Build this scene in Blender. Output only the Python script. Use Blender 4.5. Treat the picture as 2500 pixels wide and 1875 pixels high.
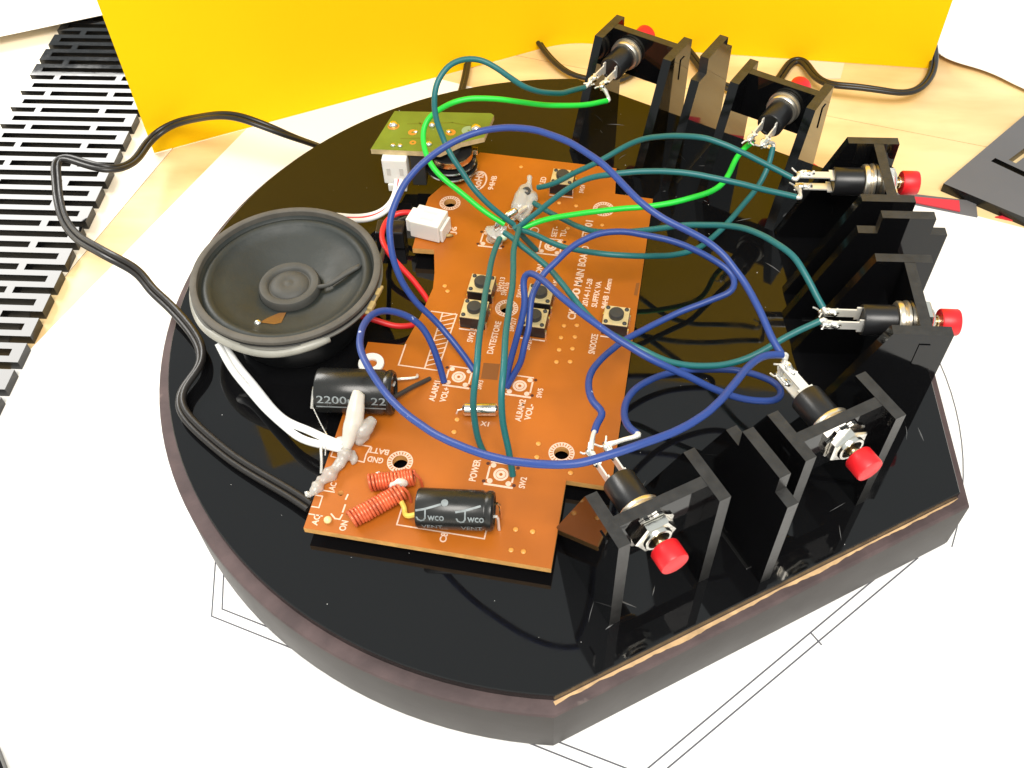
import bpy, bmesh, math, random
import numpy as np
from mathutils import Vector, Matrix
for o in list(bpy.data.objects): bpy.data.objects.remove(o)
sc = bpy.context.scene
# ------------------------------------------------------------------ camera, room light, lamps, exposure (metres)
cam_d = bpy.data.cameras.new('camera'); cam = bpy.data.objects.new('camera', cam_d); sc.collection.objects.link(cam); sc.camera = cam
cam_d.sensor_width = 36.0; cam_d.lens = 35.086; cam_d.clip_start = .005; cam_d.clip_end = 20
cam.matrix_world = Matrix([[0.99786, -0.034229, 0.05571, 0.000412], [0.061483, 0.781141, -0.62132, -0.167469], [-0.02225, 0.623416, 0.781574, 0.183755], [0.0, 0.0, 0.0, 1.0]])
w = bpy.data.worlds.new('World'); sc.world = w; w.use_nodes = True
w.node_tree.nodes['Background'].inputs['Color'].default_value = (.93, 1.0, 1.0, 1); w.node_tree.nodes['Background'].inputs['Strength'].default_value = .72
def area(name, loc, target, sx, sy, power, color):
    l = bpy.data.lights.new(name, 'AREA'); l.shape = 'RECTANGLE'; l.size = sx; l.size_y = sy; l.energy = power; l.color = color
    o = bpy.data.objects.new(name, l); sc.collection.objects.link(o); o.location = loc
    o.rotation_euler = (Vector(target)-Vector(loc)).to_track_quat('-Z', 'Y').to_euler(); return o
area('left_lamp_panel', (-.72, .64, .60), (-.72, .64, 0), .42, .74, 17.0, (1.0, .97, .92))
area('overhead_lamp_panel', (.05, -.55, 1.05), (0, .05, 0), .7, .5, 18.0, (1.0, .95, .88))
sc.view_settings.view_transform = 'Standard'; sc.view_settings.look = 'None'; sc.view_settings.exposure = 0.0; sc.view_settings.gamma = 1.0
# ------------------------------------------------------------------ measured wire runs, mm
WIRES = {
 'teal_b1': [(-14.2,18.1,14.0), (-15.7,18.4,15.2), (-17.1,18.7,16.3), (-18.5,19.1,17.5), (-19.9,19.4,18.6), (-21.3,19.9,19.8), (-22.5,20.4,20.9), (-23.8,21.1,22.1), (-24.9,21.8,23.2), (-25.9,22.7,24.4), (-26.9,23.6,25.6), (-27.9,24.4,26.7), (-29.0,25.2,27.9), (-29.9,26.1,29.0), (-30.8,27.1,30.2), (-31.5,28.0,31.4), (-32.1,28.9,32.8), (-32.7,29.7,34.2), (-33.2,30.4,35.7), (-33.5,31.2,37.3), (-33.7,32.0,38.7), (-33.7,32.8,40.2), (-33.6,33.8,41.6), (-33.3,34.9,42.8), (-32.7,36.1,43.9), (-31.8,37.3,44.8), (-30.8,38.5,45.5), (-29.4,39.6,45.9), (-27.9,40.4,46.0), (-26.2,41.0,45.9), (-24.5,41.3,45.6), (-22.8,41.4,45.1), (-21.2,41.1,44.5), (-19.7,40.8,43.7), (-18.2,40.5,42.9), (-16.8,40.2,41.9), (-15.3,40.1,41.0), (-13.8,40.0,39.9), (-12.2,40.2,38.8), (-10.6,41.0,37.6), (-9.0,42.2,36.2), (-7.2,43.9,34.8), (-5.5,46.0,33.3), (-3.7,48.3,31.7), (-1.9,51.0,30.2), (-0.0,53.9,28.7), (2.1,57.4,27.0)],
 'green_b1': [(-16.7,18.3,14.0), (-18.3,18.9,14.8), (-19.9,19.4,15.5), (-21.4,20.0,16.3), (-23.0,20.7,17.0), (-24.5,21.5,17.7), (-25.9,22.3,18.5), (-27.4,23.2,19.2), (-28.8,24.0,20.0), (-30.3,24.8,20.7), (-31.7,25.6,21.5), (-33.2,26.5,22.3), (-34.5,27.6,23.0), (-35.6,28.8,23.8), (-36.5,30.3,24.6), (-37.2,32.0,25.5), (-37.6,33.7,26.3), (-37.8,35.4,27.3), (-37.7,37.0,28.3), (-37.2,38.3,29.4), (-36.2,39.3,30.5), (-34.7,39.8,31.5), (-33.1,40.2,32.4), (-31.5,40.5,33.2), (-29.8,40.8,33.8), (-28.0,41.2,34.1), (-26.2,41.6,34.3), (-24.4,41.9,34.2), (-22.6,42.2,34.0), (-20.8,42.5,33.7), (-19.0,42.8,33.3), (-17.2,43.1,32.8), (-15.4,43.5,32.2), (-13.6,44.0,31.6), (-11.8,44.6,31.0), (-10.0,45.1,30.4), (-8.2,45.7,29.9), (-6.3,46.3,29.3), (-4.5,47.1,28.7), (-2.6,48.0,28.0), (-0.7,49.0,27.3), (1.2,50.2,26.6), (3.1,51.6,25.9), (5.0,53.2,25.2), (6.9,54.9,24.5), (8.1,56.0,24.0)],
 'blue_over': [(-21.1,-23.6,7.2), (-22.1,-22.4,7.9), (-23.1,-21.2,8.6), (-24.2,-20.1,9.3), (-25.3,-19.0,10.0), (-26.4,-18.0,10.8), (-27.6,-17.0,11.5), (-28.7,-16.0,12.3), (-29.8,-15.1,13.2), (-31.0,-14.4,14.3), (-32.1,-13.8,15.4), (-33.3,-13.3,16.5), (-34.4,-12.9,17.8), (-35.4,-12.4,19.1), (-36.3,-11.9,20.5), (-37.2,-11.4,21.9), (-37.9,-10.8,23.3), (-38.5,-10.2,24.8), (-39.1,-9.4,26.2), (-39.5,-8.7,27.6), (-39.8,-7.8,28.9), (-40.0,-6.9,30.3), (-40.2,-5.9,31.5), (-40.3,-4.8,32.7), (-40.3,-3.7,33.8), (-40.0,-2.5,34.9), (-39.6,-1.3,35.9), (-39.0,-0.1,36.9), (-38.4,1.0,37.8), (-37.7,2.1,38.7), (-36.8,3.1,39.7), (-35.8,4.0,40.5), (-34.7,4.9,41.4), (-33.6,5.7,42.2), (-32.4,6.5,42.9), (-31.1,7.2,43.7), (-29.8,7.9,44.4), (-28.5,8.5,45.0), (-27.1,9.1,45.6), (-25.7,9.6,46.2), (-24.2,10.1,46.7), (-22.8,10.5,47.2), (-21.2,10.8,47.6), (-19.7,11.0,48.0), (-18.1,11.0,48.4), (-16.5,10.9,48.7), (-14.8,10.8,49.0), (-13.2,10.5,49.2), (-11.6,10.1,49.4), (-10.0,9.7,49.6), (-8.4,9.1,49.8), (-6.8,8.4,49.9), (-5.3,7.6,49.9), (-3.8,6.7,50.0), (-2.3,5.8,50.0), (-0.9,4.8,50.0), (0.5,3.7,49.9), (1.8,2.6,49.7), (3.1,1.6,49.5), (4.4,0.6,49.3), (5.7,-0.5,49.1), (6.9,-1.6,48.8), (8.0,-2.8,48.4), (9.1,-4.0,48.1), (10.1,-5.3,47.7), (11.2,-6.5,47.3), (12.2,-7.6,46.9), (13.3,-8.7,46.5), (14.5,-9.6,46.0), (15.7,-10.4,45.6), (17.0,-11.1,45.1), (18.3,-11.8,44.7), (19.6,-12.3,44.2), (20.9,-12.8,43.8), (22.3,-13.2,43.3), (23.7,-13.6,42.8), (25.0,-14.0,42.2), (26.4,-14.4,41.7), (27.7,-14.9,41.1), (29.0,-15.5,40.5), (30.2,-16.2,39.9), (31.3,-17.0,39.4), (32.3,-18.0,38.8), (33.2,-19.0,38.2), (34.1,-20.1,37.6), (35.0,-21.2,37.1), (35.8,-22.4,36.5), (36.5,-23.7,36.0), (37.2,-25.0,35.5), (37.8,-26.3,35.0), (38.5,-27.6,34.6), (39.1,-29.0,34.1), (39.7,-30.3,33.6), (40.2,-31.7,33.2), (40.7,-33.1,32.7), (41.3,-34.4,32.3), (42.0,-35.6,31.8), (42.5,-36.4,31.5)],
 'blue_front': [(-27.6,-27.3,7.2), (-28.0,-26.4,8.6), (-28.4,-25.5,10.1), (-28.9,-24.7,11.5), (-29.4,-23.8,12.9), (-30.0,-23.0,14.3), (-30.7,-22.3,15.7), (-31.5,-21.5,16.9), (-32.4,-20.9,18.2), (-33.5,-20.5,19.4), (-34.7,-20.4,20.6), (-36.0,-20.4,21.8), (-37.4,-20.7,22.9), (-38.7,-21.2,24.0), (-40.1,-22.1,25.0), (-41.2,-23.5,25.9), (-42.2,-25.4,26.7), (-42.7,-27.6,27.4), (-43.0,-30.0,28.1), (-42.9,-32.4,28.6), (-42.7,-34.7,28.9), (-42.1,-36.9,29.2), (-41.4,-38.9,29.3), (-40.5,-40.7,29.4), (-39.6,-42.4,29.5), (-38.6,-44.0,29.5), (-37.5,-45.5,29.5), (-36.4,-47.0,29.6), (-35.2,-48.4,29.7), (-34.0,-49.9,29.9), (-32.7,-51.3,30.2), (-31.5,-52.8,30.5), (-30.2,-54.1,30.8), (-28.9,-55.5,31.2), (-27.5,-56.7,31.6), (-26.2,-57.9,32.0), (-24.8,-59.1,32.4), (-23.5,-60.2,32.8), (-22.1,-61.2,33.3), (-20.8,-62.3,33.7), (-19.4,-63.2,34.2), (-18.1,-64.2,34.6), (-16.7,-65.0,35.0), (-15.4,-65.8,35.4), (-14.0,-66.5,35.9), (-12.7,-67.2,36.4), (-11.3,-67.7,36.9), (-10.0,-68.3,37.3), (-8.7,-68.8,37.8), (-7.3,-69.2,38.3), (-6.0,-69.6,38.7), (-4.7,-70.0,39.1), (-3.4,-70.3,39.5), (-2.1,-70.5,39.8), (-0.9,-70.7,40.1), (0.4,-70.7,40.3), (1.7,-70.7,40.6), (2.9,-70.6,40.7), (4.1,-70.3,40.9), (5.3,-69.9,41.0), (6.5,-69.5,41.1), (7.8,-69.0,41.2), (9.0,-68.6,41.2), (10.2,-68.1,41.2), (11.4,-67.6,41.2), (12.6,-67.0,41.2), (13.8,-66.4,41.1), (15.1,-65.7,41.0), (16.3,-65.1,40.9), (17.5,-64.3,40.7), (18.8,-63.6,40.6), (20.0,-62.7,40.4), (21.2,-61.8,40.2), (22.4,-60.8,39.9), (23.6,-59.7,39.7), (24.8,-58.5,39.4), (26.0,-57.2,39.0), (27.1,-55.7,38.7), (28.2,-54.2,38.3), (29.3,-52.5,37.8), (30.3,-50.7,37.3), (31.4,-48.9,36.8), (32.5,-47.0,36.2), (33.6,-45.0,35.6), (34.8,-43.1,35.0), (36.1,-41.3,34.3), (37.5,-39.6,33.6), (39.0,-38.3,33.0), (40.6,-37.4,32.3), (42.7,-36.7,31.5)],
 'blue_left_switch': [(-13.3,-28.1,7.2), (-12.5,-27.3,8.6), (-11.7,-26.6,10.0), (-10.9,-25.9,11.4), (-10.1,-25.2,12.9), (-9.8,-24.3,14.3), (-9.6,-23.3,15.6), (-9.3,-22.3,16.9), (-8.9,-21.2,18.1), (-8.7,-20.0,19.1), (-8.7,-18.7,20.2), (-8.6,-17.4,21.1), (-8.5,-16.0,22.0), (-8.2,-14.6,22.8), (-7.7,-13.2,23.6), (-6.9,-11.9,24.3), (-6.1,-10.6,25.0), (-5.2,-9.3,25.6), (-4.0,-8.3,26.1), (-2.9,-7.1,26.6), (-1.8,-5.8,27.1), (-0.7,-4.5,27.4), (0.6,-3.3,27.8), (1.9,-2.3,28.0), (3.4,-1.4,28.2), (4.9,-0.5,28.4), (6.5,0.1,28.5), (8.1,0.6,28.5), (9.7,0.8,28.5), (11.4,1.0,28.5), (13.1,1.0,28.4), (14.7,0.9,28.2), (16.3,0.7,28.0), (18.0,0.6,27.8), (19.6,0.4,27.5), (21.2,0.2,27.3), (22.9,-0.1,26.9), (24.5,-0.3,26.5), (26.1,-0.5,26.0), (27.6,-0.8,25.4), (29.2,-1.0,24.8), (30.8,-1.4,24.1), (32.3,-1.8,23.4), (33.7,-2.3,22.7), (35.1,-3.0,22.1), (36.3,-3.9,21.4), (37.1,-5.3,20.8), (37.1,-7.0,20.3), (36.3,-8.5,19.9), (34.9,-9.1,19.5), (33.4,-9.5,19.0), (31.9,-10.0,18.6), (30.4,-10.6,18.2), (28.8,-11.2,17.8), (27.3,-11.8,17.5), (25.8,-12.4,17.2), (24.3,-13.1,16.9), (22.8,-13.9,16.7), (21.3,-14.7,16.5), (19.8,-15.6,16.4), (18.3,-16.6,16.4), (16.8,-17.8,16.4), (15.3,-19.0,16.6), (13.9,-20.3,16.8), (12.4,-21.8,17.2), (11.0,-23.5,17.7), (9.7,-25.4,18.3), (8.4,-27.4,19.1), (7.3,-29.7,20.0), (6.3,-32.1,20.9), (5.5,-34.6,21.9), (4.9,-37.2,22.8), (4.7,-39.9,23.7), (4.9,-42.4,24.5), (5.4,-44.7,25.2), (6.2,-46.5,25.8), (7.3,-48.1,26.2), (7.5,-49.5,26.4), (6.6,-51.0,26.7), (6.1,-52.8,26.9), (5.9,-53.8,27.0)],
 'blue_right_switch': [(-13.8,-27.9,7.2), (-13.4,-27.0,8.7), (-13.1,-26.1,10.2), (-12.7,-25.3,11.8), (-12.3,-24.5,13.3), (-11.8,-23.7,14.8), (-11.4,-22.9,16.3), (-11.0,-22.0,17.8), (-10.6,-21.1,19.2), (-10.3,-20.2,20.5), (-10.0,-19.2,21.8), (-9.8,-18.2,23.0), (-9.7,-17.2,24.3), (-9.9,-16.1,25.5), (-10.1,-15.0,26.6), (-10.1,-13.9,27.7), (-9.6,-13.3,28.6), (-8.5,-13.8,29.5), (-7.2,-15.3,30.3), (-5.8,-17.2,31.0), (-4.6,-19.1,31.5), (-3.5,-20.9,32.0), (-2.3,-22.6,32.2), (-1.1,-24.0,32.4), (0.2,-25.3,32.5), (1.4,-26.5,32.5), (2.6,-27.7,32.4), (3.8,-28.8,32.3), (5.0,-29.8,32.1), (6.2,-30.7,31.8), (7.4,-31.7,31.5), (8.7,-32.5,31.2), (9.9,-33.3,30.8), (11.2,-34.0,30.5), (12.5,-34.6,30.2), (13.8,-35.2,29.8), (15.1,-35.8,29.4), (16.4,-36.3,29.0), (17.8,-36.7,28.4), (19.1,-37.0,27.9), (20.5,-37.3,27.2), (21.9,-37.5,26.5), (23.3,-37.7,25.8), (24.8,-37.8,25.1), (26.2,-38.0,24.4), (27.6,-38.1,23.6), (29.1,-38.2,22.8), (30.5,-38.4,22.1), (32.0,-38.5,21.4), (33.5,-38.7,20.7), (35.0,-38.7,20.0), (36.5,-38.7,19.4), (38.1,-38.5,18.8), (39.7,-38.2,18.3), (41.3,-37.8,17.8), (43.0,-37.2,17.3), (44.5,-36.2,16.8), (45.5,-34.6,16.3), (45.6,-32.7,15.8), (44.8,-31.0,15.4), (43.7,-29.8,15.0), (42.4,-28.8,14.6), (41.1,-27.9,14.3), (39.7,-27.2,14.1), (38.2,-26.7,14.0), (36.6,-26.4,14.0), (35.0,-26.4,14.1), (33.4,-26.6,14.3), (31.7,-26.9,14.5), (30.1,-27.3,14.8), (28.4,-27.7,15.2), (26.8,-28.2,15.6), (25.1,-28.9,16.1), (23.4,-29.7,16.7), (21.8,-30.7,17.3), (20.2,-31.9,18.0), (18.7,-33.2,18.7), (17.2,-34.8,19.4), (15.8,-36.5,20.2), (14.5,-38.5,21.1), (13.4,-40.7,22.1), (12.5,-43.2,23.1), (12.0,-45.8,24.2), (11.7,-48.4,25.3), (11.9,-50.9,26.5), (12.5,-53.1,27.6), (13.8,-55.4,29.0)],
 'teal_b3_far': [(-9.1,33.7,13.0), (-7.2,33.0,14.0), (-5.4,32.8,15.0), (-3.7,32.8,16.0), (-2.1,33.0,17.0), (-0.5,33.2,18.0), (1.2,33.3,19.0), (2.9,33.4,19.9), (4.5,33.4,20.9), (6.1,33.5,21.9), (7.7,33.7,22.9), (9.3,34.0,23.8), (10.8,34.2,24.8), (12.4,34.4,25.8), (13.9,34.4,26.8), (15.5,34.2,27.9), (17.1,33.8,29.0), (18.7,33.2,30.0), (20.4,32.3,31.0), (22.1,31.5,31.9), (23.7,30.6,32.7), (25.3,29.8,33.3), (27.0,29.0,33.8), (28.6,28.3,34.2), (30.3,27.7,34.4), (31.9,27.1,34.4), (33.5,26.4,34.2), (35.1,25.8,34.0), (36.7,25.2,33.7), (38.3,24.7,33.2), (39.9,24.3,32.7), (41.5,23.9,32.2), (43.1,23.4,31.6), (44.7,23.0,31.1), (46.3,22.5,30.5), (47.9,22.0,30.0), (49.4,21.4,29.5), (51.4,20.4,29.0)],
 'teal_b3_near': [(-13.9,15.1,15.0), (-12.6,15.7,16.1), (-11.2,16.1,17.2), (-9.8,16.5,18.4), (-8.4,16.8,19.5), (-7.0,17.3,20.7), (-5.7,17.7,21.9), (-4.3,18.1,23.0), (-2.9,18.5,24.1), (-1.5,18.8,25.2), (0.0,19.1,26.1), (1.5,19.4,27.0), (3.1,19.5,27.8), (4.8,19.5,28.5), (6.4,19.3,29.1), (8.1,19.1,29.6), (9.8,19.0,30.1), (11.5,19.0,30.5), (13.2,19.0,30.8), (14.9,19.0,31.1), (16.6,18.9,31.3), (18.3,18.7,31.5), (20.0,18.5,31.7), (21.7,18.3,31.8), (23.3,18.0,31.9), (25.0,17.8,32.0), (26.7,17.5,32.0), (28.4,17.2,32.0), (30.0,16.9,31.9), (31.7,16.6,31.7), (33.3,16.4,31.5), (35.0,16.2,31.2), (36.7,16.0,30.9), (38.4,15.9,30.6), (40.1,15.8,30.3), (41.8,15.7,29.9), (43.5,15.6,29.6), (45.2,15.5,29.2), (46.9,15.4,28.9), (48.6,15.2,28.6), (50.2,15.0,28.3), (51.9,14.8,28.0)],
 'green_b2': [(-12.9,15.4,15.0), (-11.2,15.9,15.5), (-9.5,16.5,16.0), (-7.9,16.9,16.5), (-6.1,17.1,17.0), (-4.4,17.2,17.5), (-2.6,17.2,18.0), (-0.9,17.2,18.5), (0.9,17.3,18.9), (2.6,17.3,19.4), (4.4,17.3,19.8), (6.1,17.2,20.1), (7.9,17.2,20.4), (9.6,17.2,20.6), (11.4,17.2,20.8), (13.2,17.3,21.0), (14.9,17.3,21.1), (16.7,17.5,21.2), (18.4,17.8,21.3), (20.2,18.1,21.4), (21.9,18.5,21.5), (23.7,19.0,21.5), (25.4,19.5,21.6), (27.1,20.1,21.7), (28.8,20.7,21.9), (30.5,21.4,22.0), (32.2,22.1,22.2), (33.9,23.0,22.4), (35.4,24.3,22.5), (36.8,25.9,22.7), (37.9,27.9,22.9), (38.9,30.1,23.1), (39.8,32.5,23.3), (40.8,34.8,23.5), (42.0,36.8,23.7), (43.4,38.6,23.9), (44.5,39.7,24.0)],
 'teal_b2': [(-13.2,15.3,15.0), (-11.4,14.4,15.4), (-9.7,13.2,15.9), (-7.9,11.8,16.4), (-6.2,10.4,16.9), (-4.6,8.9,17.4), (-2.9,7.4,17.9), (-1.2,6.1,18.3), (0.4,5.1,18.8), (2.1,4.2,19.2), (3.8,3.4,19.5), (5.5,2.9,19.8), (7.2,2.5,19.9), (8.9,2.2,20.0), (10.6,2.1,20.0), (12.3,2.2,19.8), (14.1,2.4,19.5), (15.8,2.8,19.1), (17.6,3.3,18.7), (19.3,3.9,18.3), (21.1,4.7,17.8), (22.9,5.4,17.3), (24.7,6.3,16.9), (26.5,7.2,16.5), (28.2,8.1,16.2), (30.0,9.1,16.1), (31.6,10.3,16.0), (33.1,11.9,16.0), (34.5,13.7,15.9), (35.9,15.5,15.9), (37.3,17.4,16.0), (38.6,19.3,16.1), (39.9,21.1,16.2), (41.2,22.9,16.5), (42.5,24.7,16.8), (43.7,26.3,17.2), (44.9,27.9,17.7), (46.0,29.4,18.4), (46.9,30.8,19.2), (47.7,32.2,20.2), (48.4,33.6,21.2), (48.9,35.0,22.2), (49.3,36.6,23.2), (49.6,37.9,24.0)],
 'teal_b4_far': [(-9.9,29.9,11.0), (-8.2,28.0,11.4), (-6.5,26.2,11.8), (-4.8,24.4,12.2), (-3.1,22.7,12.6), (-1.4,21.2,13.0), (0.3,19.6,13.4), (2.0,18.2,13.9), (3.7,16.9,14.4), (5.4,15.7,14.9), (7.2,14.7,15.6), (8.9,13.8,16.2), (10.7,13.1,17.0), (12.4,12.4,17.8), (14.1,11.7,18.6), (15.8,11.1,19.5), (17.4,10.5,20.4), (19.0,9.9,21.3), (20.7,9.3,22.2), (22.3,8.7,23.0), (23.9,8.2,23.9), (25.4,7.6,24.7), (27.0,7.0,25.5), (28.6,6.4,26.2), (30.1,5.7,26.9), (31.6,4.9,27.7), (33.1,4.0,28.5), (34.6,3.0,29.3), (36.0,1.8,30.1), (37.4,0.6,30.9), (38.7,-0.8,31.7), (40.0,-2.1,32.3), (41.2,-3.6,32.9), (42.4,-5.0,33.4), (43.5,-6.6,33.7), (44.6,-8.1,34.0), (45.7,-9.4,34.0), (46.8,-10.7,33.9), (47.7,-11.9,33.6), (48.5,-13.2,33.2), (49.3,-14.5,32.6), (50.1,-15.7,32.0), (50.8,-16.9,31.3), (51.5,-18.1,30.6), (52.1,-19.3,29.9), (52.9,-20.6,29.3), (53.2,-21.2,29.0)],
 'teal_b4_near': [(-16.2,12.0,17.0), (-14.6,10.5,17.2), (-13.1,8.7,17.5), (-11.7,6.8,17.7), (-10.2,5.0,18.0), (-8.8,3.1,18.3), (-7.4,1.3,18.6), (-6.0,-0.5,18.9), (-4.6,-2.3,19.1), (-3.4,-4.2,19.4), (-2.2,-6.2,19.6), (-1.1,-8.1,19.8), (-0.0,-10.1,19.9), (1.0,-11.9,20.0), (2.1,-13.7,20.0), (3.2,-15.3,20.0), (4.3,-16.8,19.9), (5.5,-18.1,19.7), (6.7,-19.2,19.3), (8.0,-20.2,18.9), (9.4,-20.9,18.5), (10.7,-21.6,18.0), (12.2,-22.2,17.6), (13.6,-22.7,17.1), (15.1,-23.2,16.7), (16.6,-23.7,16.4), (18.1,-24.3,16.1), (19.5,-25.1,16.0), (21.0,-25.8,16.0), (22.4,-26.6,16.1), (23.9,-27.2,16.4), (25.4,-27.8,16.7), (26.9,-28.3,17.1), (28.4,-28.7,17.6), (29.9,-29.0,18.1), (31.3,-29.3,18.7), (32.8,-29.5,19.2), (34.2,-29.6,19.9), (35.6,-29.6,20.5), (37.0,-29.5,21.1), (38.4,-29.2,21.6), (39.7,-28.8,22.2), (41.0,-28.3,22.7), (42.3,-27.7,23.3), (43.6,-27.1,23.9), (44.9,-26.5,24.5), (46.1,-26.0,25.1), (47.4,-25.6,25.7), (48.7,-25.1,26.3), (50.0,-24.8,26.9), (51.3,-24.4,27.5), (52.4,-24.1,28.0)],
 'teal_power_left': [(-17.2,9.9,17.0), (-17.7,6.9,17.7), (-18.0,3.8,18.4), (-18.2,0.7,19.1), (-18.4,-2.4,19.8), (-18.5,-5.4,20.5), (-18.6,-8.3,21.1), (-18.7,-11.2,21.7), (-18.7,-14.0,22.3), (-18.6,-16.8,23.0), (-18.5,-19.7,23.7), (-18.5,-22.5,24.4), (-18.4,-25.3,25.1), (-18.4,-27.9,25.8), (-18.3,-30.4,26.3), (-18.3,-32.7,26.6), (-18.3,-34.8,26.7), (-18.3,-36.6,26.5), (-18.4,-38.1,26.0), (-18.5,-39.3,25.1), (-18.7,-40.3,24.0), (-18.9,-41.1,22.6), (-19.0,-41.8,21.0), (-19.1,-42.4,19.3), (-19.0,-43.0,17.5), (-18.9,-43.6,15.8), (-18.7,-44.3,14.2), (-18.5,-44.9,12.5), (-18.1,-45.5,10.7), (-17.6,-46.0,9.0), (-16.9,-46.4,7.2)],
 'teal_power_right': [(-12.7,13.7,17.0), (-12.9,10.5,17.6), (-13.2,7.4,18.2), (-13.3,4.3,18.8), (-13.3,1.2,19.5), (-13.2,-1.9,20.1), (-13.1,-4.8,20.7), (-13.0,-7.7,21.2), (-12.8,-10.6,21.8), (-12.8,-13.3,22.3), (-12.9,-16.1,22.8), (-12.9,-18.9,23.5), (-12.9,-21.6,24.1), (-12.9,-24.3,24.8), (-12.9,-27.0,25.4), (-12.9,-29.5,25.9), (-12.9,-31.9,26.3), (-12.9,-34.1,26.6), (-12.9,-36.2,26.7), (-12.9,-38.1,26.6), (-12.9,-39.7,26.2), (-13.0,-41.1,25.6), (-13.0,-42.3,24.7), (-13.0,-43.3,23.6), (-12.9,-44.2,22.3), (-12.8,-45.0,20.9), (-12.7,-45.8,19.4), (-12.5,-46.5,17.9), (-12.2,-47.2,16.3), (-11.9,-47.9,14.9), (-11.5,-48.7,13.4), (-11.2,-49.5,11.9), (-11.0,-50.2,10.3), (-10.7,-51.0,8.7), (-10.5,-51.8,7.2)],
 'teal_stub': [(-13.9,15.3,16.0), (-12.8,15.5,14.0), (-11.6,15.8,11.9), (-10.4,16.1,9.9), (-8.7,16.5,7.2)],
 'red_a': [(-40.7,25.0,11.0), (-42.7,25.4,10.8), (-44.5,25.3,10.6), (-46.1,24.5,10.4), (-47.4,23.0,10.2), (-48.1,21.0,9.9), (-48.3,18.8,9.6), (-48.0,16.5,9.4), (-47.1,14.4,9.1), (-46.0,12.5,8.8), (-44.6,10.9,8.4), (-43.2,9.5,8.0), (-41.8,8.2,7.6), (-40.4,6.9,7.1), (-39.0,5.7,6.5), (-37.8,4.4,5.9), (-36.6,3.0,5.3), (-35.4,1.6,4.7), (-34.4,0.0,4.1), (-33.9,-0.8,3.8)],
 'red_b': [(-52.3,-7.2,8.0), (-50.7,-7.9,7.6), (-49.1,-8.2,7.3), (-47.4,-8.4,6.9), (-45.7,-8.6,6.5), (-44.1,-8.9,6.1), (-42.4,-9.2,5.7), (-40.7,-9.1,5.3), (-39.1,-8.6,4.9), (-37.5,-7.9,4.5), (-35.9,-6.8,4.1), (-34.9,-6.0,3.8)],
 'dark_a': [(-41.0,25.3,9.0), (-43.0,26.3,8.0), (-44.8,26.6,7.0), (-46.1,25.6,6.2), (-46.8,23.5,6.0), (-47.2,20.5,6.5), (-47.3,16.9,7.5), (-47.1,13.0,8.9), (-46.8,9.0,10.3), (-46.5,4.0,12.0)],
 'flat_a': [(-59.5,20.0,14.0), (-58.3,22.0,12.1), (-57.0,24.1,10.0), (-55.8,26.3,8.1), (-54.4,28.2,6.6), (-52.8,29.7,5.8), (-51.1,30.9,5.6), (-49.6,32.0,6.0), (-48.4,33.3,6.6), (-47.7,35.0,7.3), (-47.2,36.6,8.3), (-47.1,38.2,9.5), (-47.2,39.0,10.0)],
 'flat_b': [(-59.4,19.3,14.0), (-58.1,21.1,12.1), (-56.9,23.2,10.1), (-55.6,25.3,8.2), (-54.2,27.3,6.7), (-52.7,28.9,5.8), (-51.1,30.1,5.6), (-49.5,31.3,5.9), (-48.3,32.7,6.4), (-47.5,34.4,7.1), (-46.9,36.1,8.0), (-46.6,37.6,9.1), (-46.5,39.0,10.0)],
 'flat_c': [(-59.2,18.5,14.0), (-58.0,20.3,12.2), (-56.7,22.3,10.2), (-55.4,24.4,8.4), (-54.0,26.3,6.8), (-52.5,28.0,5.9), (-50.9,29.4,5.6), (-49.4,30.7,5.8), (-48.2,32.1,6.3), (-47.3,33.7,6.9), (-46.7,35.5,7.7), (-46.2,37.1,8.8), (-45.8,39.0,10.0)],
 'white_a': [(-79.2,-22.1,13.0), (-78.2,-22.8,11.9), (-77.3,-23.5,10.7), (-76.5,-24.3,9.5), (-75.7,-25.2,8.3), (-74.7,-26.0,7.3), (-73.5,-26.9,6.5), (-72.2,-28.0,5.9), (-70.9,-29.5,5.7), (-69.4,-31.2,5.8), (-67.9,-33.0,6.1), (-66.4,-35.0,6.6), (-64.7,-36.9,7.1), (-63.1,-38.7,7.7), (-61.4,-40.3,8.3), (-59.6,-41.6,8.7), (-57.9,-42.4,9.0), (-56.2,-43.1,9.2), (-54.6,-43.9,9.4), (-53.0,-44.8,9.5), (-51.5,-45.7,9.7), (-49.8,-46.4,9.8), (-48.2,-47.1,9.9), (-47.1,-47.6,10.0)],
 'white_b': [(-79.5,-22.8,13.0), (-78.7,-23.8,11.9), (-78.1,-24.8,10.8), (-77.4,-25.7,9.6), (-76.5,-26.6,8.5), (-75.6,-27.5,7.5), (-74.5,-28.4,6.6), (-73.2,-29.5,6.0), (-71.9,-30.8,5.7), (-70.5,-32.3,5.6), (-69.0,-33.9,5.7), (-67.5,-35.6,5.9), (-65.8,-37.2,6.3), (-64.2,-38.8,6.7), (-62.5,-40.4,7.1), (-60.8,-41.9,7.6), (-59.3,-43.4,7.9), (-57.7,-44.7,8.2), (-56.0,-45.7,8.4), (-54.3,-46.3,8.7), (-52.6,-46.9,9.0), (-50.9,-47.3,9.3), (-49.2,-47.9,9.6), (-46.9,-48.7,10.0)],
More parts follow.
